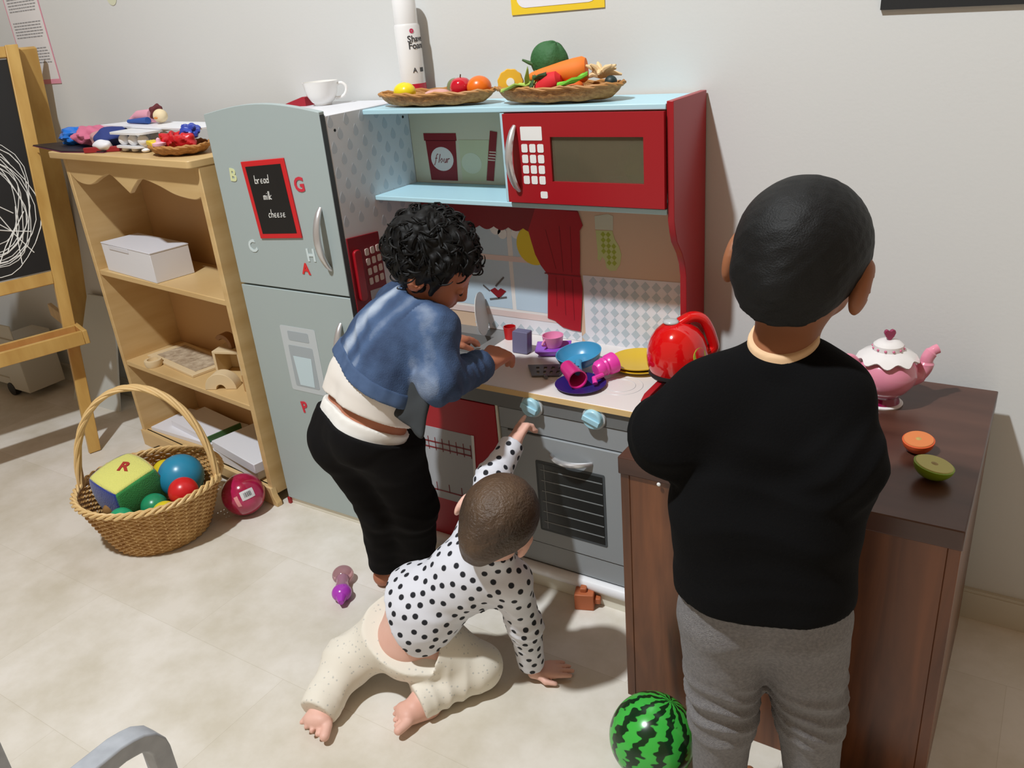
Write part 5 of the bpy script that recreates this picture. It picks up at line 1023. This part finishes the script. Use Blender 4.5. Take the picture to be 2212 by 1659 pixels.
# ---- baby ----
bb_ = thing('person', 'baby in black-dotted white top and cream leggings kneeling on the floor, arm raised', 'person', (0.76, -0.68, 0))
SKB = skin('skin_baby', (232, 188, 172)); SKBF = SKB
Hb = A3(0.955, -0.622, 0.413); fb = A3(-0.28, 0.88, -0.28); ub = A3(0.42, 0.34, 0.84); wb_ = 0.064
neck = A3(0.935, -0.625, 0.335); ches = A3(0.870, -0.622, 0.265); wai = A3(0.787, -0.668, 0.192); pel = A3(0.757, -0.687, 0.125)
shl, ell_, wrl = A3(0.862, -0.572, 0.318), A3(0.845, -0.480, 0.385), A3(0.846, -0.398, 0.424)
shr, elr, wrr = A3(0.958, -0.612, 0.272), A3(0.962, -0.585, 0.155), A3(0.953, -0.563, 0.040)
hl, kl, al, tl2 = A3(0.705, -0.690, 0.105), A3(0.640, -0.745, 0.062), A3(0.652, -0.828, 0.040), A3(0.672, -0.893, 0.017)
hr, kr, ar, tr2 = A3(0.805, -0.665, 0.098), A3(0.872, -0.628, 0.050), A3(0.815, -0.738, 0.034), A3(0.788, -0.800, 0.019)
F = Field((0.58, -0.95, -0.01), (1.08, -0.30, 0.52), 0.0026)
Pb, Ab = head(F, Hb, fb, ub, wb_)
F.chain([Hb-A3(0.0, 0, 0.03), neck, ches, wai, pel], [0.034, 0.030, 0.050, 0.060, 0.058], 0.02)
F.chain([shl, ell_, wrl], [0.024, 0.021, 0.0165]); F.chain([shr, elr, wrr], [0.024, 0.021, 0.0165]); F.chain([hl, kl, al], [0.042, 0.032, 0.021]); F.chain([hr, kr, ar], [0.042, 0.034, 0.021])
tipL = A3(0.846, -0.318, 0.462)
hand(F, wrl, unit(tipL-wrl), A3(0.35, -0.3, -0.85), A3(-0.55, -0.2, 0.35), 0.082, curl=(0.06, 0.95, 1.05, 1.1), thumb=0.5, k=0.005)
hand(F, wrr-A3(0, 0, 0.022), unit(A3(0.80, 0.62, -0.05)), A3(0, 0, -1), A3(0.6, -0.8, 0), 0.082, curl=(0.05, 0.05, 0.05, 0.06), thumb=0.1, k=0.005)
foot(F, al-A3(0, 0, 0.008), tl2, A3(0, -0.1, 1), 0.094, 0.058, fl=-1); foot(F, ar-A3(0, 0, 0.006), tr2, A3(-0.1, 0, 1), 0.092, 0.056, fl=-1)
F.clip((0, 0, 0.001), (0, 0, -1))
net('body', F, SKB, bb_); eyes(bb_, Pb, Ab, wb_)
# shirt
F = Field((0.62, -0.80, 0.0), (1.06, -0.34, 0.46), 0.003)
up_ax = unit(neck-wai); lat = unit(shr-shl)
F.chain([neck+up_ax*0.004, ches, wai], [0.037, 0.060, 0.074], 0.03); F.cap(shl, ches, 0.036, 0.052, 0.03); F.cap(shr, ches, 0.036, 0.05, 0.03); F.cap(wai-lat*0.022, wai-lat*0.03-up_ax*0.03, 0.064, 0.066, 0.03); F.cap(wai+lat*0.012, wai+lat*0.02-up_ax*0.03, 0.064, 0.064, 0.03)
F.chain([shl, ell_, wrl+(ell_-wrl)*0.02], [0.034, 0.030, 0.025], 0.022); F.chain([shr, elr, wrr], [0.036, 0.030, 0.026], 0.022)
F.fold(elr, 0.07, (0.1, 0, 1), 150, 0.0022); F.fold(ell_, 0.06, (0, 1, 0.5), 160, 0.0018); F.fold(wai, 0.11, (0.5, -0.2, 0.9), 90, 0.003, 1.0); F.fold(shr*0.5+ches*0.5-A3(0, 0, 0.05), 0.08, (0.8, -0.2, 0.5), 110, 0.003); F.noise(0.0012, 45, 3)
bk_ = A3(-0.35, -0.65, 0.55); hemn = unit(-up_ax+0.15*bk_-0.22*lat); F.clip(wai-up_ax*0.026, hemn, 0.13); F.clip(wrl-unit(wrl-ell_)*0.004, wrl-ell_, 0.045); F.clip(wrr+A3(0, 0, -0.004), wrr-elr, 0.045)
F.clip(neck+up_ax*0.020, up_ax*0.7+A3(0, 0, .5), 0.06); F.clip((0, 0, 0.004), (0, 0, -1))
def dots_of(V, r=0.0195):
    rg_ = np.random.default_rng(5); idx = rg_.permutation(len(V)); pts = np.zeros((0, 3)); out = []
    P = V[idx[:30000]]; cell = {}
    for p in P:
        key = tuple(np.floor(p/r).astype(int)); ok = True
        for a in (-1, 0, 1):
            for b in (-1, 0, 1):
                for c in (-1, 0, 1):
                    for q in cell.get((key[0]+a, key[1]+b, key[2]+c), ()):
                        if (p[0]-q[0])**2+(p[1]-q[1])**2+(p[2]-q[2])**2 < r*r: ok = False
        if ok: cell.setdefault(key, []).append(p); out.append(p)
    D = np.full(len(V), 9.0); out = np.array(out)
    for i in range(0, len(V), 4000): D[i:i+4000] = np.sqrt(((V[i:i+4000, None, :]-out[None])**2).sum(2)).min(1)
    return D
def dot_mat():
    m = bpy.data.materials.new('dotted_jersey'); m.use_nodes = True; nt = m.node_tree; b = nt.nodes['Principled BSDF']; at = nt.nodes.new('ShaderNodeAttribute'); at.attribute_name = 'dots'
    mr = nt.nodes.new('ShaderNodeMapRange'); mr.inputs[1].default_value = 0.0049; mr.inputs[2].default_value = 0.0062; nt.links.new(at.outputs['Fac'], mr.inputs[0])
    mx = nt.nodes.new('ShaderNodeMix'); mx.data_type = 'RGBA'; mx.inputs[6].default_value = (*lin((24, 26, 34)), 1); mx.inputs[7].default_value = (*lin((216, 218, 226)), 1)
    nt.links.new(mr.outputs[0], mx.inputs[0]); nt.links.new(mx.outputs[2], b.inputs['Base Color']); b.inputs['Roughness'].default_value = 0.85; return m
net('shirt', F, dot_mat(), bb_, ('dots', dots_of))
# leggings
F = Field((0.56, -0.92, 0.0), (0.98, -0.54, 0.24), 0.003)
F.cap(pel-A3(0.018, -0.008, -0.01), pel-A3(-0.012, 0, 0.015), 0.071, 0.068, 0.03); F.cap(wai-up_ax*0.035, pel, 0.066, 0.068, 0.03); F.cap(wai-up_ax*0.045, hr, 0.055, 0.058, 0.03)
F.chain([hl, kl, al, al+(al-kl)*0.25], [0.060, 0.045, 0.033, 0.034], 0.025); F.chain([hr, kr], [0.060, 0.046], 0.025); F.chain([kr, ar, ar+(ar-kr)*0.12], [0.045, 0.033, 0.033], 0.012)
F.fold(kl, 0.07, (0.2, 1, 0), 110, 0.0028); F.fold((kr+ar)/2, 0.08, (0.6, 0.9, 0), 120, 0.0028); F.fold((hr+pel)/2, 0.08, (1, 0.4, 0.6), 95, 0.0028); F.fold(al, 0.05, (0, 1, 0.3), 150, 0.002); F.noise(0.0012, 40, 8)
F.clip(pel-up_ax*0.018+bk_*0.05, unit(up_ax+bk_*0.75), 0.12); F.clip(al+unit(al-kl)*0.028, al-kl+A3(0, 0, 0.0), 0.045); F.clip(ar+unit(ar-kr)*0.007, ar-kr, 0.042); F.clip((0, 0, 0.001), (0, 0, -1))
def leg_mat():
    m = bpy.data.materials.new('cream_leggings'); m.use_nodes = True; nt = m.node_tree; b = nt.nodes['Principled BSDF']; tc = nt.nodes.new('ShaderNodeTexCoord')
    v = nt.nodes.new('ShaderNodeTexVoronoi'); v.inputs['Scale'].default_value = 95; nt.links.new(tc.outputs['Object'], v.inputs['Vector'])
    r = nt.nodes.new('ShaderNodeValToRGB'); e = r.color_ramp.elements; e[0].position = 0.13; e[1].position = 0.22; e[0].color = (*lin((196, 194, 186)), 1); e[1].color = (*lin((228, 222, 208)), 1)
    nt.links.new(v.outputs['Distance'], r.inputs[0]); nt.links.new(r.outputs[0], b.inputs['Base Color']); b.inputs['Roughness'].default_value = 0.9; return m
net('leggings', F, leg_mat(), bb_)
# baby hair
F = Field(Hb-0.10, Hb+0.10, 0.0024)
Ph, r_, f_, u_ = hair_on(F, Hb, fb, ub, wb_, 0.045, 0, 0, 0)
F.cap(Ph(0, -0.75, -0.5), Ph(0.0, -0.5, -0.82), wb_*0.6, wb_*0.52, 0.02); F.clip(Ph(0, 0.28, 0.9), f_*0.93+u_*0.12); F.clip(Ph(0, -0.1, -1.22), -u_*0.9+f_*0.5)
for sx in (-1, 1): F.ell(Ph(1.05*sx, 0.02, -0.28), (wb_*.25, wb_*.33, wb_*.42), [r_, f_, u_], k=0, cut=True)
F.noise(0.0006, 160, 4)
net('hair', F, rgb('hair_brown', (44, 32, 24), 0.5, var=((92, 70, 50), 9, (1.2, 1.2, 1.2)), bump=(220, 0.7)), bb_)

# ---- boy ----
by = thing('person', 'boy in black sweater and grey leggings standing at the dark table', 'person', (1.44, -0.66, 0))
SKY = skin('skin_boy', (150, 98, 66))
Hy = A3(1.440, -0.640, 0.917); fy = A3(-0.04, 0.93, -0.32); uy = A3(0.16, 0.25, 0.95); wy = 0.0700
nk = A3(1.432, -0.668, 0.800); ch_ = A3(1.424, -0.676, 0.715); be = A3(1.428, -0.700, 0.605); hp_ = A3(1.433, -0.710, 0.500)
sL, eL, wL = A3(1.356, -0.710, 0.750), A3(1.316, -0.735, 0.702), A3(1.255, -0.610, 0.640)
sR, eR, wR = A3(1.492, -0.668, 0.758), A3(1.512, -0.695, 0.688), A3(1.500, -0.590, 0.575)
hL, kL, aL = A3(1.388, -0.722, 0.435), A3(1.384, -0.708, 0.240), A3(1.372, -0.688, 0.055)
hR, kR, aR = A3(1.480, -0.690, 0.440), A3(1.495, -0.660, 0.250), A3(1.502, -0.630, 0.055)
F = Field((1.14, -0.88, -0.01), (1.64, -0.42, 1.04), 0.0032)
Py, Ay = head(F, Hy, fy, uy, wy, 1.3)
F.chain([Hy+A3(-0.005, -0.012, -0.06), nk, ch_, be, hp_], [0.038, 0.035, 0.062, 0.066, 0.062], 0.02)
F.chain([sL, eL, wL], [0.032, 0.028, 0.021]); F.chain([sR, eR, wR], [0.032, 0.028, 0.021]); F.chain([hL, kL, aL], [0.046, 0.036, 0.026]); F.chain([hR, kR, aR], [0.046, 0.036, 0.026])
hand(F, wL, unit(A3(1.205, -0.50, 0.640)-wL), A3(0.4, 0.3, -1.0), A3(-0.8, -0.1, 0.3), 0.115, curl=(0.5, 0.55, 0.6, 0.6), k=0.006)
hand(F, wR, unit(A3(-0.10, 1, -0.28)), A3(0, -0.1, -1), A3(-1, 0, 0), 0.115, curl=(0.25, 0.3, 0.3, 0.35), k=0.006)
foot(F, aL-A3(0, 0, 0.012), A3(1.365, -0.590, 0.016), A3(0, 0.2, 1), 0.145, 0.058); foot(F, aR-A3(0, 0, 0.012), A3(1.525, -0.540, 0.016), A3(0, 0.2, 1), 0.145, 0.058)
F.clip((0, 0, 0.001), (0, 0, -1)); net('body', F, SKY, by); eyes(by, Py, Ay, wy)
F = Field((1.20, -0.86, 0.38), (1.66, -0.50, 0.86), 0.0034)
lt = unit(sR-sL)
F.chain([nk-A3(0, 0, 0.018), ch_], [0.050, 0.080], 0.03); F.cap(ch_-lt*0.035, be-lt*0.038, 0.070, 0.076, 0.03); F.cap(ch_+lt*0.035, be+lt*0.035, 0.070, 0.076, 0.03); F.cap(be-lt*0.036, hp_-lt*0.028, 0.078, 0.086, 0.03); F.cap(be+lt*0.036, hp_+lt*0.030, 0.078, 0.086, 0.03)
F.chain([sL+A3(0.01, 0, -0.004), eL, wL+(eL-wL)*0.05], [0.050, 0.047, 0.035], 0.028); F.chain([sR+A3(-0.01, 0, -0.004), eR, wR+(eR-wR)*0.05], [0.050, 0.047, 0.035], 0.028)
F.cap(nk-A3(0, 0, 0.03)-lt*0.03, sL, 0.04, 0.042, 0.03); F.cap(nk-A3(0, 0, 0.03)+lt*0.03, sR, 0.04, 0.042, 0.03)
F.fold(be, 0.15, (0.1, 0, 1), 55, 0.003); F.fold(hp_+A3(0, 0, 0.03), 0.13, (0, 0.1, 1), 48, 0.004, 0.8); F.fold(eL, 0.08, (0.6, -0.6, 1), 100, 0.003); F.fold(eR, 0.08, (-0.5, -0.6, 1), 100, 0.003); F.noise(0.0015, 30, 12)
F.clip(hp_+A3(0, 0, -0.008), A3(0.02, -0.02, -1), 0.19); F.clip(wL+unit(eL-wL)*0.01, wL-eL, 0.055); F.clip(wR+unit(eR-wR)*0.01, wR-eR, 0.055)
F.clip(nk+A3(0, -0.03, 0.012), A3(0, -0.30, 0.95), 0.075)
G_ = Field(nk-0.07, nk+0.07, 0.0024); G_.cap(nk-A3(0, 0, 0.03), nk+A3(0, 0, 0.03), 0.046, 0.040, 0); G_.clip(nk+A3(0, -0.03, 0.019), A3(0, -0.30, 0.95)); G_.clip(nk-A3(0, 0, 0.03), (0, 0, -1))
net('undershirt', G_, rgb('undershirt_tan', (222, 186, 146), 0.9), by)
net('sweater', F, rgb('sweater_black', (13, 13, 14), 0.95, spec=0.1, bump=(420, 0.2)), by)
F = Field((1.28, -0.83, 0.02), (1.60, -0.54, 0.60), 0.0034)
F.cap(hp_-lt*0.030+A3(0, 0, 0.03), hL+A3(0.01, 0, 0.02), 0.078, 0.068, 0.03); F.cap(hp_+lt*0.030+A3(0, 0, 0.03), hR+A3(-0.01, 0, 0.02), 0.078, 0.068, 0.03)
F.chain([hL, kL, aL], [0.063, 0.046, 0.037], 0.018); F.chain([hR, kR, aR], [0.063, 0.046, 0.037], 0.018)
for k_, h2 in ((kL, hL), (kR, hR)):
    F.fold(k_*0.75+h2*0.25, 0.10, (0.25, 0.2, 1), 105, 0.0052); F.fold(h2, 0.07, (0.5, 0, 1), 75, 0.003)
F.noise(0.001, 40, 2); F.clip(hp_+A3(0, 0, 0.05), (0, 0, 1)); F.clip(aL-A3(0, 0, 0.015), (0, 0, -1)); net('leggings', F, rgb('leggings_grey', (132, 130, 130), 0.95, bump=(700, 0.7), var=((112, 110, 112), 240, (1, 1, 1))), by)
F = Field(Hy-0.115, Hy+0.115, 0.0026)
Ph, r_, f_, u_ = hair_on(F, Hy, fy, uy, wy, 0.085, 0, 0, 0)
F.cap(Ph(0, -0.85, -0.55), Ph(0, -0.62, -0.98), wy*0.48, wy*0.36, 0.02); F.cap(Ph(-0.5, -0.62, -0.5), Ph(-0.35, -0.6, -0.9), wy*0.36, wy*0.28, 0.02); F.cap(Ph(0.5, -0.62, -0.5), Ph(0.35, -0.6, -0.9), wy*0.36, wy*0.28, 0.02)
F.clip(Ph(0, 0.72, 0.35), f_*0.93-u_*0.3); F.clip(Ph(0, 0.18, -0.1), f_*0.75-u_*0.72); F.clip(Ph(0, -0.3, -1.22), -u_+f_*0.35)
F.noise(0.0006, 160, 6)
net('hair', F, rgb('hair_black', (8, 8, 8), 0.6, spec=0.3, bump=(520, 0.25)), by)

# ---- girl ----
gg = thing('person', 'curly-haired child in denim jacket and black trousers bending over the play kitchen worktop', 'person', (0.55, -0.48, 0))
SKG = skin('skin_girl', (178, 116, 88))
Hg = A3(0.718, -0.418, 0.792); fg = A3(0.78, 0.36, -0.72); ug = A3(0.45, 0.12, 0.88); wg = 0.069
ng = A3(0.690, -0.450, 0.718); cg = A3(0.656, -0.490, 0.650); wg_ = A3(0.626, -0.540, 0.575); pg = A3(0.598, -0.566, 0.480)
gR, gE, gW = A3(0.758, -0.490, 0.682), A3(0.790, -0.535, 0.600), A3(0.793, -0.388, 0.582)
gL, gE2, gW2 = A3(0.610, -0.410, 0.690), A3(0.575, -0.325, 0.610), A3(0.565, -0.235, 0.535)
h1, k1, a1 = A3(0.552, -0.560, 0.455), A3(0.565, -0.510, 0.270), A3(0.489, -0.447, 0.050)
h2_, k2_, a2 = A3(0.645, -0.545, 0.455), A3(0.640, -0.490, 0.275), A3(0.560, -0.420, 0.050)
la = unit(gR-gL); ta = unit(ng-pg)
F = Field((0.42, -0.70, -0.01), (0.86, -0.14, 0.90), 0.0030)
Pg, Ag = head(F, Hg, fg, ug, wg)
F.chain([Hg-unit(ug)*0.05, ng, cg, wg_, pg], [0.034, 0.032, 0.056, 0.056, 0.052], 0.015); F.cap(pg-la*0.036+ta*0.04, pg-la*0.034, 0.066, 0.062, 0.01); F.cap(pg+la*0.036+ta*0.04, pg+la*0.034, 0.066, 0.062, 0.01)
F.chain([gR, gE, gW], [0.030, 0.026, 0.019]); F.chain([gL, gE2, gW2], [0.030, 0.026, 0.019]); F.chain([h1, k1, a1], [0.038, 0.032, 0.024]); F.chain([h2_, k2_, a2], [0.038, 0.032, 0.024])
hand(F, gW, unit(A3(0.785, -0.28, 0.585)-gW), A3(-0.2, 0.3, -0.9), A3(-0.6, -0.2, -0.2), 0.108, curl=(0.55, 0.65, 0.7, 0.75), thumb=0.6, k=0.006)
hand(F, gW2, unit(A3(0.2, 1, -0.1)), A3(0, 0, -1), A3(0.9, 0, 0), 0.105, curl=(0.3, 0.35, 0.35, 0.35), k=0.006)
foot(F, a1-A3(0, 0, 0.012), A3(0.510, -0.360, 0.015), A3(0, 0, 1), 0.135, 0.054); foot(F, a2-A3(0, 0, 0.012), A3(0.590, -0.335, 0.015), A3(0, 0, 1), 0.13, 0.052)
F.clip((0, 0, 0.001), (0, 0, -1)); net('body', F, SKG, gg); eyes(gg, Pg, Ag, wg, SKG)
la = unit(gR-gL); ta = unit(ng-pg)
def denim_mat():
    m = bpy.data.materials.new('denim_washed'); m.use_nodes = True; nt = m.node_tree; b = nt.nodes['Principled BSDF']; at = nt.nodes.new('ShaderNodeAttribute'); at.attribute_name = 'fade'
    tc = nt.nodes.new('ShaderNodeTexCoord'); n = nt.nodes.new('ShaderNodeTexNoise'); n.inputs['Scale'].default_value = 26; n.inputs['Detail'].default_value = 6; nt.links.new(tc.outputs['Object'], n.inputs['Vector'])
    ad = nt.nodes.new('ShaderNodeMath'); ad.operation = 'MULTIPLY_ADD'; nt.links.new(n.outputs['Fac'], ad.inputs[0]); ad.inputs[1].default_value = 0.55; nt.links.new(at.outputs['Fac'], ad.inputs[2])
    r = nt.nodes.new('ShaderNodeValToRGB'); e = r.color_ramp.elements; e[0].position = 0.18; e[1].position = 1.05; e[0].color = (*lin((36, 54, 84)), 1); e[1].color = (*lin((176, 188, 204)), 1)
    e2 = r.color_ramp.elements.new(0.5); e2.color = (*lin((66, 90, 126)), 1)
    nt.links.new(ad.outputs[0], r.inputs[0]); nt.links.new(r.outputs[0], b.inputs['Base Color']); b.inputs['Roughness'].default_value = 0.85
    n2 = nt.nodes.new('ShaderNodeTexNoise'); n2.inputs['Scale'].default_value = 420; nt.links.new(tc.outputs['Object'], n2.inputs['Vector']); bp = nt.nodes.new('ShaderNodeBump'); bp.inputs['Strength'].default_value = 0.35; bp.inputs['Distance'].default_value = 0.003
    nt.links.new(n2.outputs['Fac'], bp.inputs['Height']); nt.links.new(bp.outputs[0], b.inputs['Normal']); return m
JM = denim_mat(); fwd = unit(np.cross(la, ta)); fwd = fwd if fwd[1] > 0 else -fwd
def jacket(F, g=0.0, arms=True):
    F.chain([ng-ta*0.008, cg], [0.046+g, 0.072+g], 0.03); F.cap(cg-la*0.03, wg_-la*0.035, 0.070+g, 0.080+g, 0.03); F.cap(cg+la*0.03, wg_+la*0.042, 0.070+g, 0.080+g, 0.03)
    F.cap(ng-ta*0.03, gR, 0.042+g, 0.044+g, 0.03); F.cap(ng-ta*0.03, gL, 0.042+g, 0.044+g, 0.03)
    if arms: F.chain([gR, gE, gW], [0.044+g, 0.038+g, 0.030+g], 0.018); F.chain([gL, gE2, gW2], [0.044+g, 0.038+g, 0.030+g], 0.018)
    F.fold(gE, 0.07, (0.3, 0.9, 0.3), 115, 0.0045); F.fold((gE+gW)/2+A3(0, 0.02, 0), 0.06, (0, 1, 0), 130, 0.0035); F.fold(gR, 0.06, (-0.5, 0.3, 0.8), 100, 0.002)
    F.fold(cg-fwd*0.06, 0.09, ta*0.8+la*0.5, 75, 0.0022); F.noise(0.0014, 38, 21); return F
HP, HN = wg_+ta*0.018, unit(-ta*0.95-la*0.10)
def jclip(F): F.clip(HP, HN, 0.17); F.clip(gW+unit(gE-gW)*0.012, gW-gE, 0.05); F.clip(gW2+unit(gE2-gW2)*0.01, gW2-gE2, 0.05); F.clip(ng+ta*0.012, ta, 0.05); return F
def fade(V):
    d = V-cg; x = d@la; y = d@ta; sp = np.exp(-((x+0.005)/0.022)**2)*0.62+np.exp(-((x-0.048)/0.012)**2)*0.3
    ar = V-gR; t = unit(gE-gR); lat_ = ar-np.outer(ar@t, t); arm = np.exp(-(((lat_@(-fwd))-0.035)/0.018)**2)*0.32
    return sp*(y > -0.12)+arm*((V@la) > (gR@la)-0.02)
F = jclip(jacket(Field((0.48, -0.68, 0.44), (0.86, -0.28, 0.78), 0.0028)))
jk = net('denim_jacket', F, JM, gg, ('fade', fade))
JD = rgb('denim_dark', (34, 52, 88), 0.85)
F = jclip(jacket(Field((0.48, -0.68, 0.44), (0.86, -0.36, 0.70), 0.0026), 0.0022, False)); F.clip(HP-HN*0.026, -HN); net('hem_band', F, rgb('denim_band', (50, 72, 106), 0.85, var=((72, 94, 128), 30, (1, 1, 1))), jk)
# open front panel hanging below the hem, dark lining side
F = Field((0.66, -0.64, 0.47), (0.82, -0.50, 0.67), 0.0022)
qa, qb, qt, qd = A3(0.705, -0.545, 0.640), A3(0.775, -0.545, 0.600), A3(0.779, -0.592, 0.518), A3(0.700, -0.585, 0.565)
for i in range(15):
    for j in range(15):
        u, v = i/14, j/14; p_ = (qa*(1-u)+qb*u)*(1-v)+(qd*(1-u)+qt*u)*v
        F.cap(p_, p_, 0.0045, 0.0045, 0.005)
F.noise(0.0012, 60, 4)
net('jacket_front', F, rgb('lining_dark', (44, 48, 50), 0.8), gg)
F = Field((0.64, -0.54, 0.64), (0.84, -0.34, 0.76), 0.0024)
F.chain([ng-la*0.045+ta*0.004, ng-fwd*0.034+ta*0.006, ng+la*0.045+ta*0.002, ng+la*0.062+fwd*0.045-ta*0.012], [0.009, 0.010, 0.010, 0.007], 0.01)
net('collar', F, rgb('denim_band', (46, 74, 118), 0.85), gg)
# white vest under the jacket
F = Field((0.46, -0.70, 0.40), (0.80, -0.38, 0.70), 0.0030)
F.cap(wg_-la*0.030+ta*.08, wg_-la*0.030+ta*.02, 0.054, 0.060, 0.01); F.cap(wg_+la*0.030+ta*.08, wg_+la*0.030+ta*.02, 0.054, 0.060, 0.01); F.cap(wg_-la*0.034, pg-la*0.036+ta*0.035, 0.073, 0.081, 0.02); F.cap(wg_+la*0.038, pg+la*0.040+ta*0.03, 0.073, 0.080, 0.02); F.fold(pg+ta*0.05, 0.11, la*0.9+ta*0.4, 70, 0.0025); F.noise(0.0012, 36, 31)
F.clip(pg+ta*0.052, -ta+la*0.12, 0.16); F.clip(wg_+ta*0.09, ta, 0.16); net('vest', F, rgb('vest_white', (226, 220, 212), 0.9), gg)
# waistband of the nappy pants
F = Field((0.46, -0.70, 0.38), (0.76, -0.42, 0.58), 0.0030)
F.cap(pg-la*0.034+ta*0.04, pg-la*0.034, 0.074, 0.073, 0.03); F.cap(pg+la*0.036+ta*0.04, pg+la*0.036, 0.074, 0.073, 0.03); F.clip(pg+ta*0.036, ta-la*0.1, 0.15); F.clip(pg-ta*0.010, -ta, 0.15); F.noise(0.0006, 120, 3)
net('nappy_waistband', F, rgb('nappy_white', (232, 230, 224), 0.9), gg)
# trousers
F = Field((0.42, -0.70, 0.04), (0.76, -0.36, 0.54), 0.0032)
F.cap(pg-la*0.036+ta*0.02, h1, 0.083, 0.074, 0.03); F.cap(pg+la*0.038+ta*0.02, h2_, 0.083, 0.074, 0.03); F.chain([h1, k1, a1], [0.068, 0.050, 0.041], 0.02); F.chain([h2_, k2_, a2], [0.068, 0.050, 0.041], 0.02)
F.fold(k1, 0.09, (0, 0.3, 1), 80, 0.0016); F.fold(k2_, 0.09, (0, 0.3, 1), 80, 0.0016); F.noise(0.0013, 34, 17)
F.clip(pg+ta*0.020, ta-la*0.05-fwd*0.12, 0.14); F.clip(a1+A3(0, 0, -0.002), (0, 0, -1)); net('trousers', F, rgb('trousers_black', (17, 16, 17), 0.95, spec=0.15), gg)
# curly hair
F = Field(Hg-0.13, Hg+0.13, 0.0026)
Ph, r_, f_, u_ = hair_on(F, Hg, fg, ug, wg, 0.13, 0, 0, 0)
rc = np.random.default_rng(11)
F.clip(Ph(0, 0.62, 0.15), f_*0.93-u_*0.28); F.clip(Ph(0, 0.12, -0.35), f_*0.8-u_*0.6); F.clip(Ph(0, 0, -0.95), -u_+f_*0.3)
for i in range(230):
    d = rc.normal(size=3); d /= np.linalg.norm(d); a, b, c_ = d
    if b > 0.62 and c_ < 0.35: continue
    if b > 0.15 and c_ < -0.15: continue
    if c_ < -0.72: continue
    p = Ph(a*1.06, -0.12+b*1.25, 0.12+c_*1.13); t_ = np.cross(d, rc.normal(size=3)); t_ = t_[0]*r_+t_[1]*f_+t_[2]*u_; t_ = t_/np.linalg.norm(t_)*wg*rc.uniform(0.08, 0.2)
    F.cap(p-t_, p+t_, wg*rc.uniform(0.10, 0.17), wg*rc.uniform(0.07, 0.13), 0.004)
for sx in (-1, 1):
    for q in ((.98, .35, -.15), (.99, .42, -.4)): F.cap(Ph(q[0]*sx, q[1], q[2]+.25), Ph(q[0]*sx*.97, q[1], q[2]), wg*.11, wg*.08, 0.004)
F.noise(0.0016, 110, 6)
net('hair', F, rgb('hair_black_gloss', (6, 6, 6), 0.6, spec=0.28, bump=(150, 0.2)), gg)
cm_ = MB(); rr_ = random.Random(3)
for i in range(760):
    d = Vector((rr_.gauss(0, 1), rr_.gauss(0, 1), rr_.gauss(0, 1))).normalized()
    if (d.y > 0.55 and d.z < 0.30) or (d.y > 0.1 and d.z < -0.2) or d.z < -0.7: continue
    base = Vector(Ph(d.x*1.12, -0.12+d.y*1.30, 0.12+d.z*1.19)); nrm_ = (Vector(r_)*d.x+Vector(f_)*d.y+Vector(u_)*d.z).normalized()
    t1 = nrm_.cross(Vector((rr_.gauss(0, 1), rr_.gauss(0, 1), rr_.gauss(0, 1)))).normalized(); rad_ = rr_.uniform(0.005, 0.014); t2 = nrm_.cross(t1)
    tot = rr_.uniform(2.5, 5.0); pts = [base-nrm_*0.004+(nrm_*math.sin(a)+t1*(1-math.cos(a)))*rad_+t2*(0.003*k) for k, a in enumerate([tot*j/7 for j in range(8)])]
    cm_.tube(pts, [0.0016, 0.0019, 0.0019, 0.0018, 0.0016, 0.0013, 0.0010, 0.0006], 5)
build('curls', cm_, rgb('hair_black_gloss', (6, 6, 6), 0.6), gg)
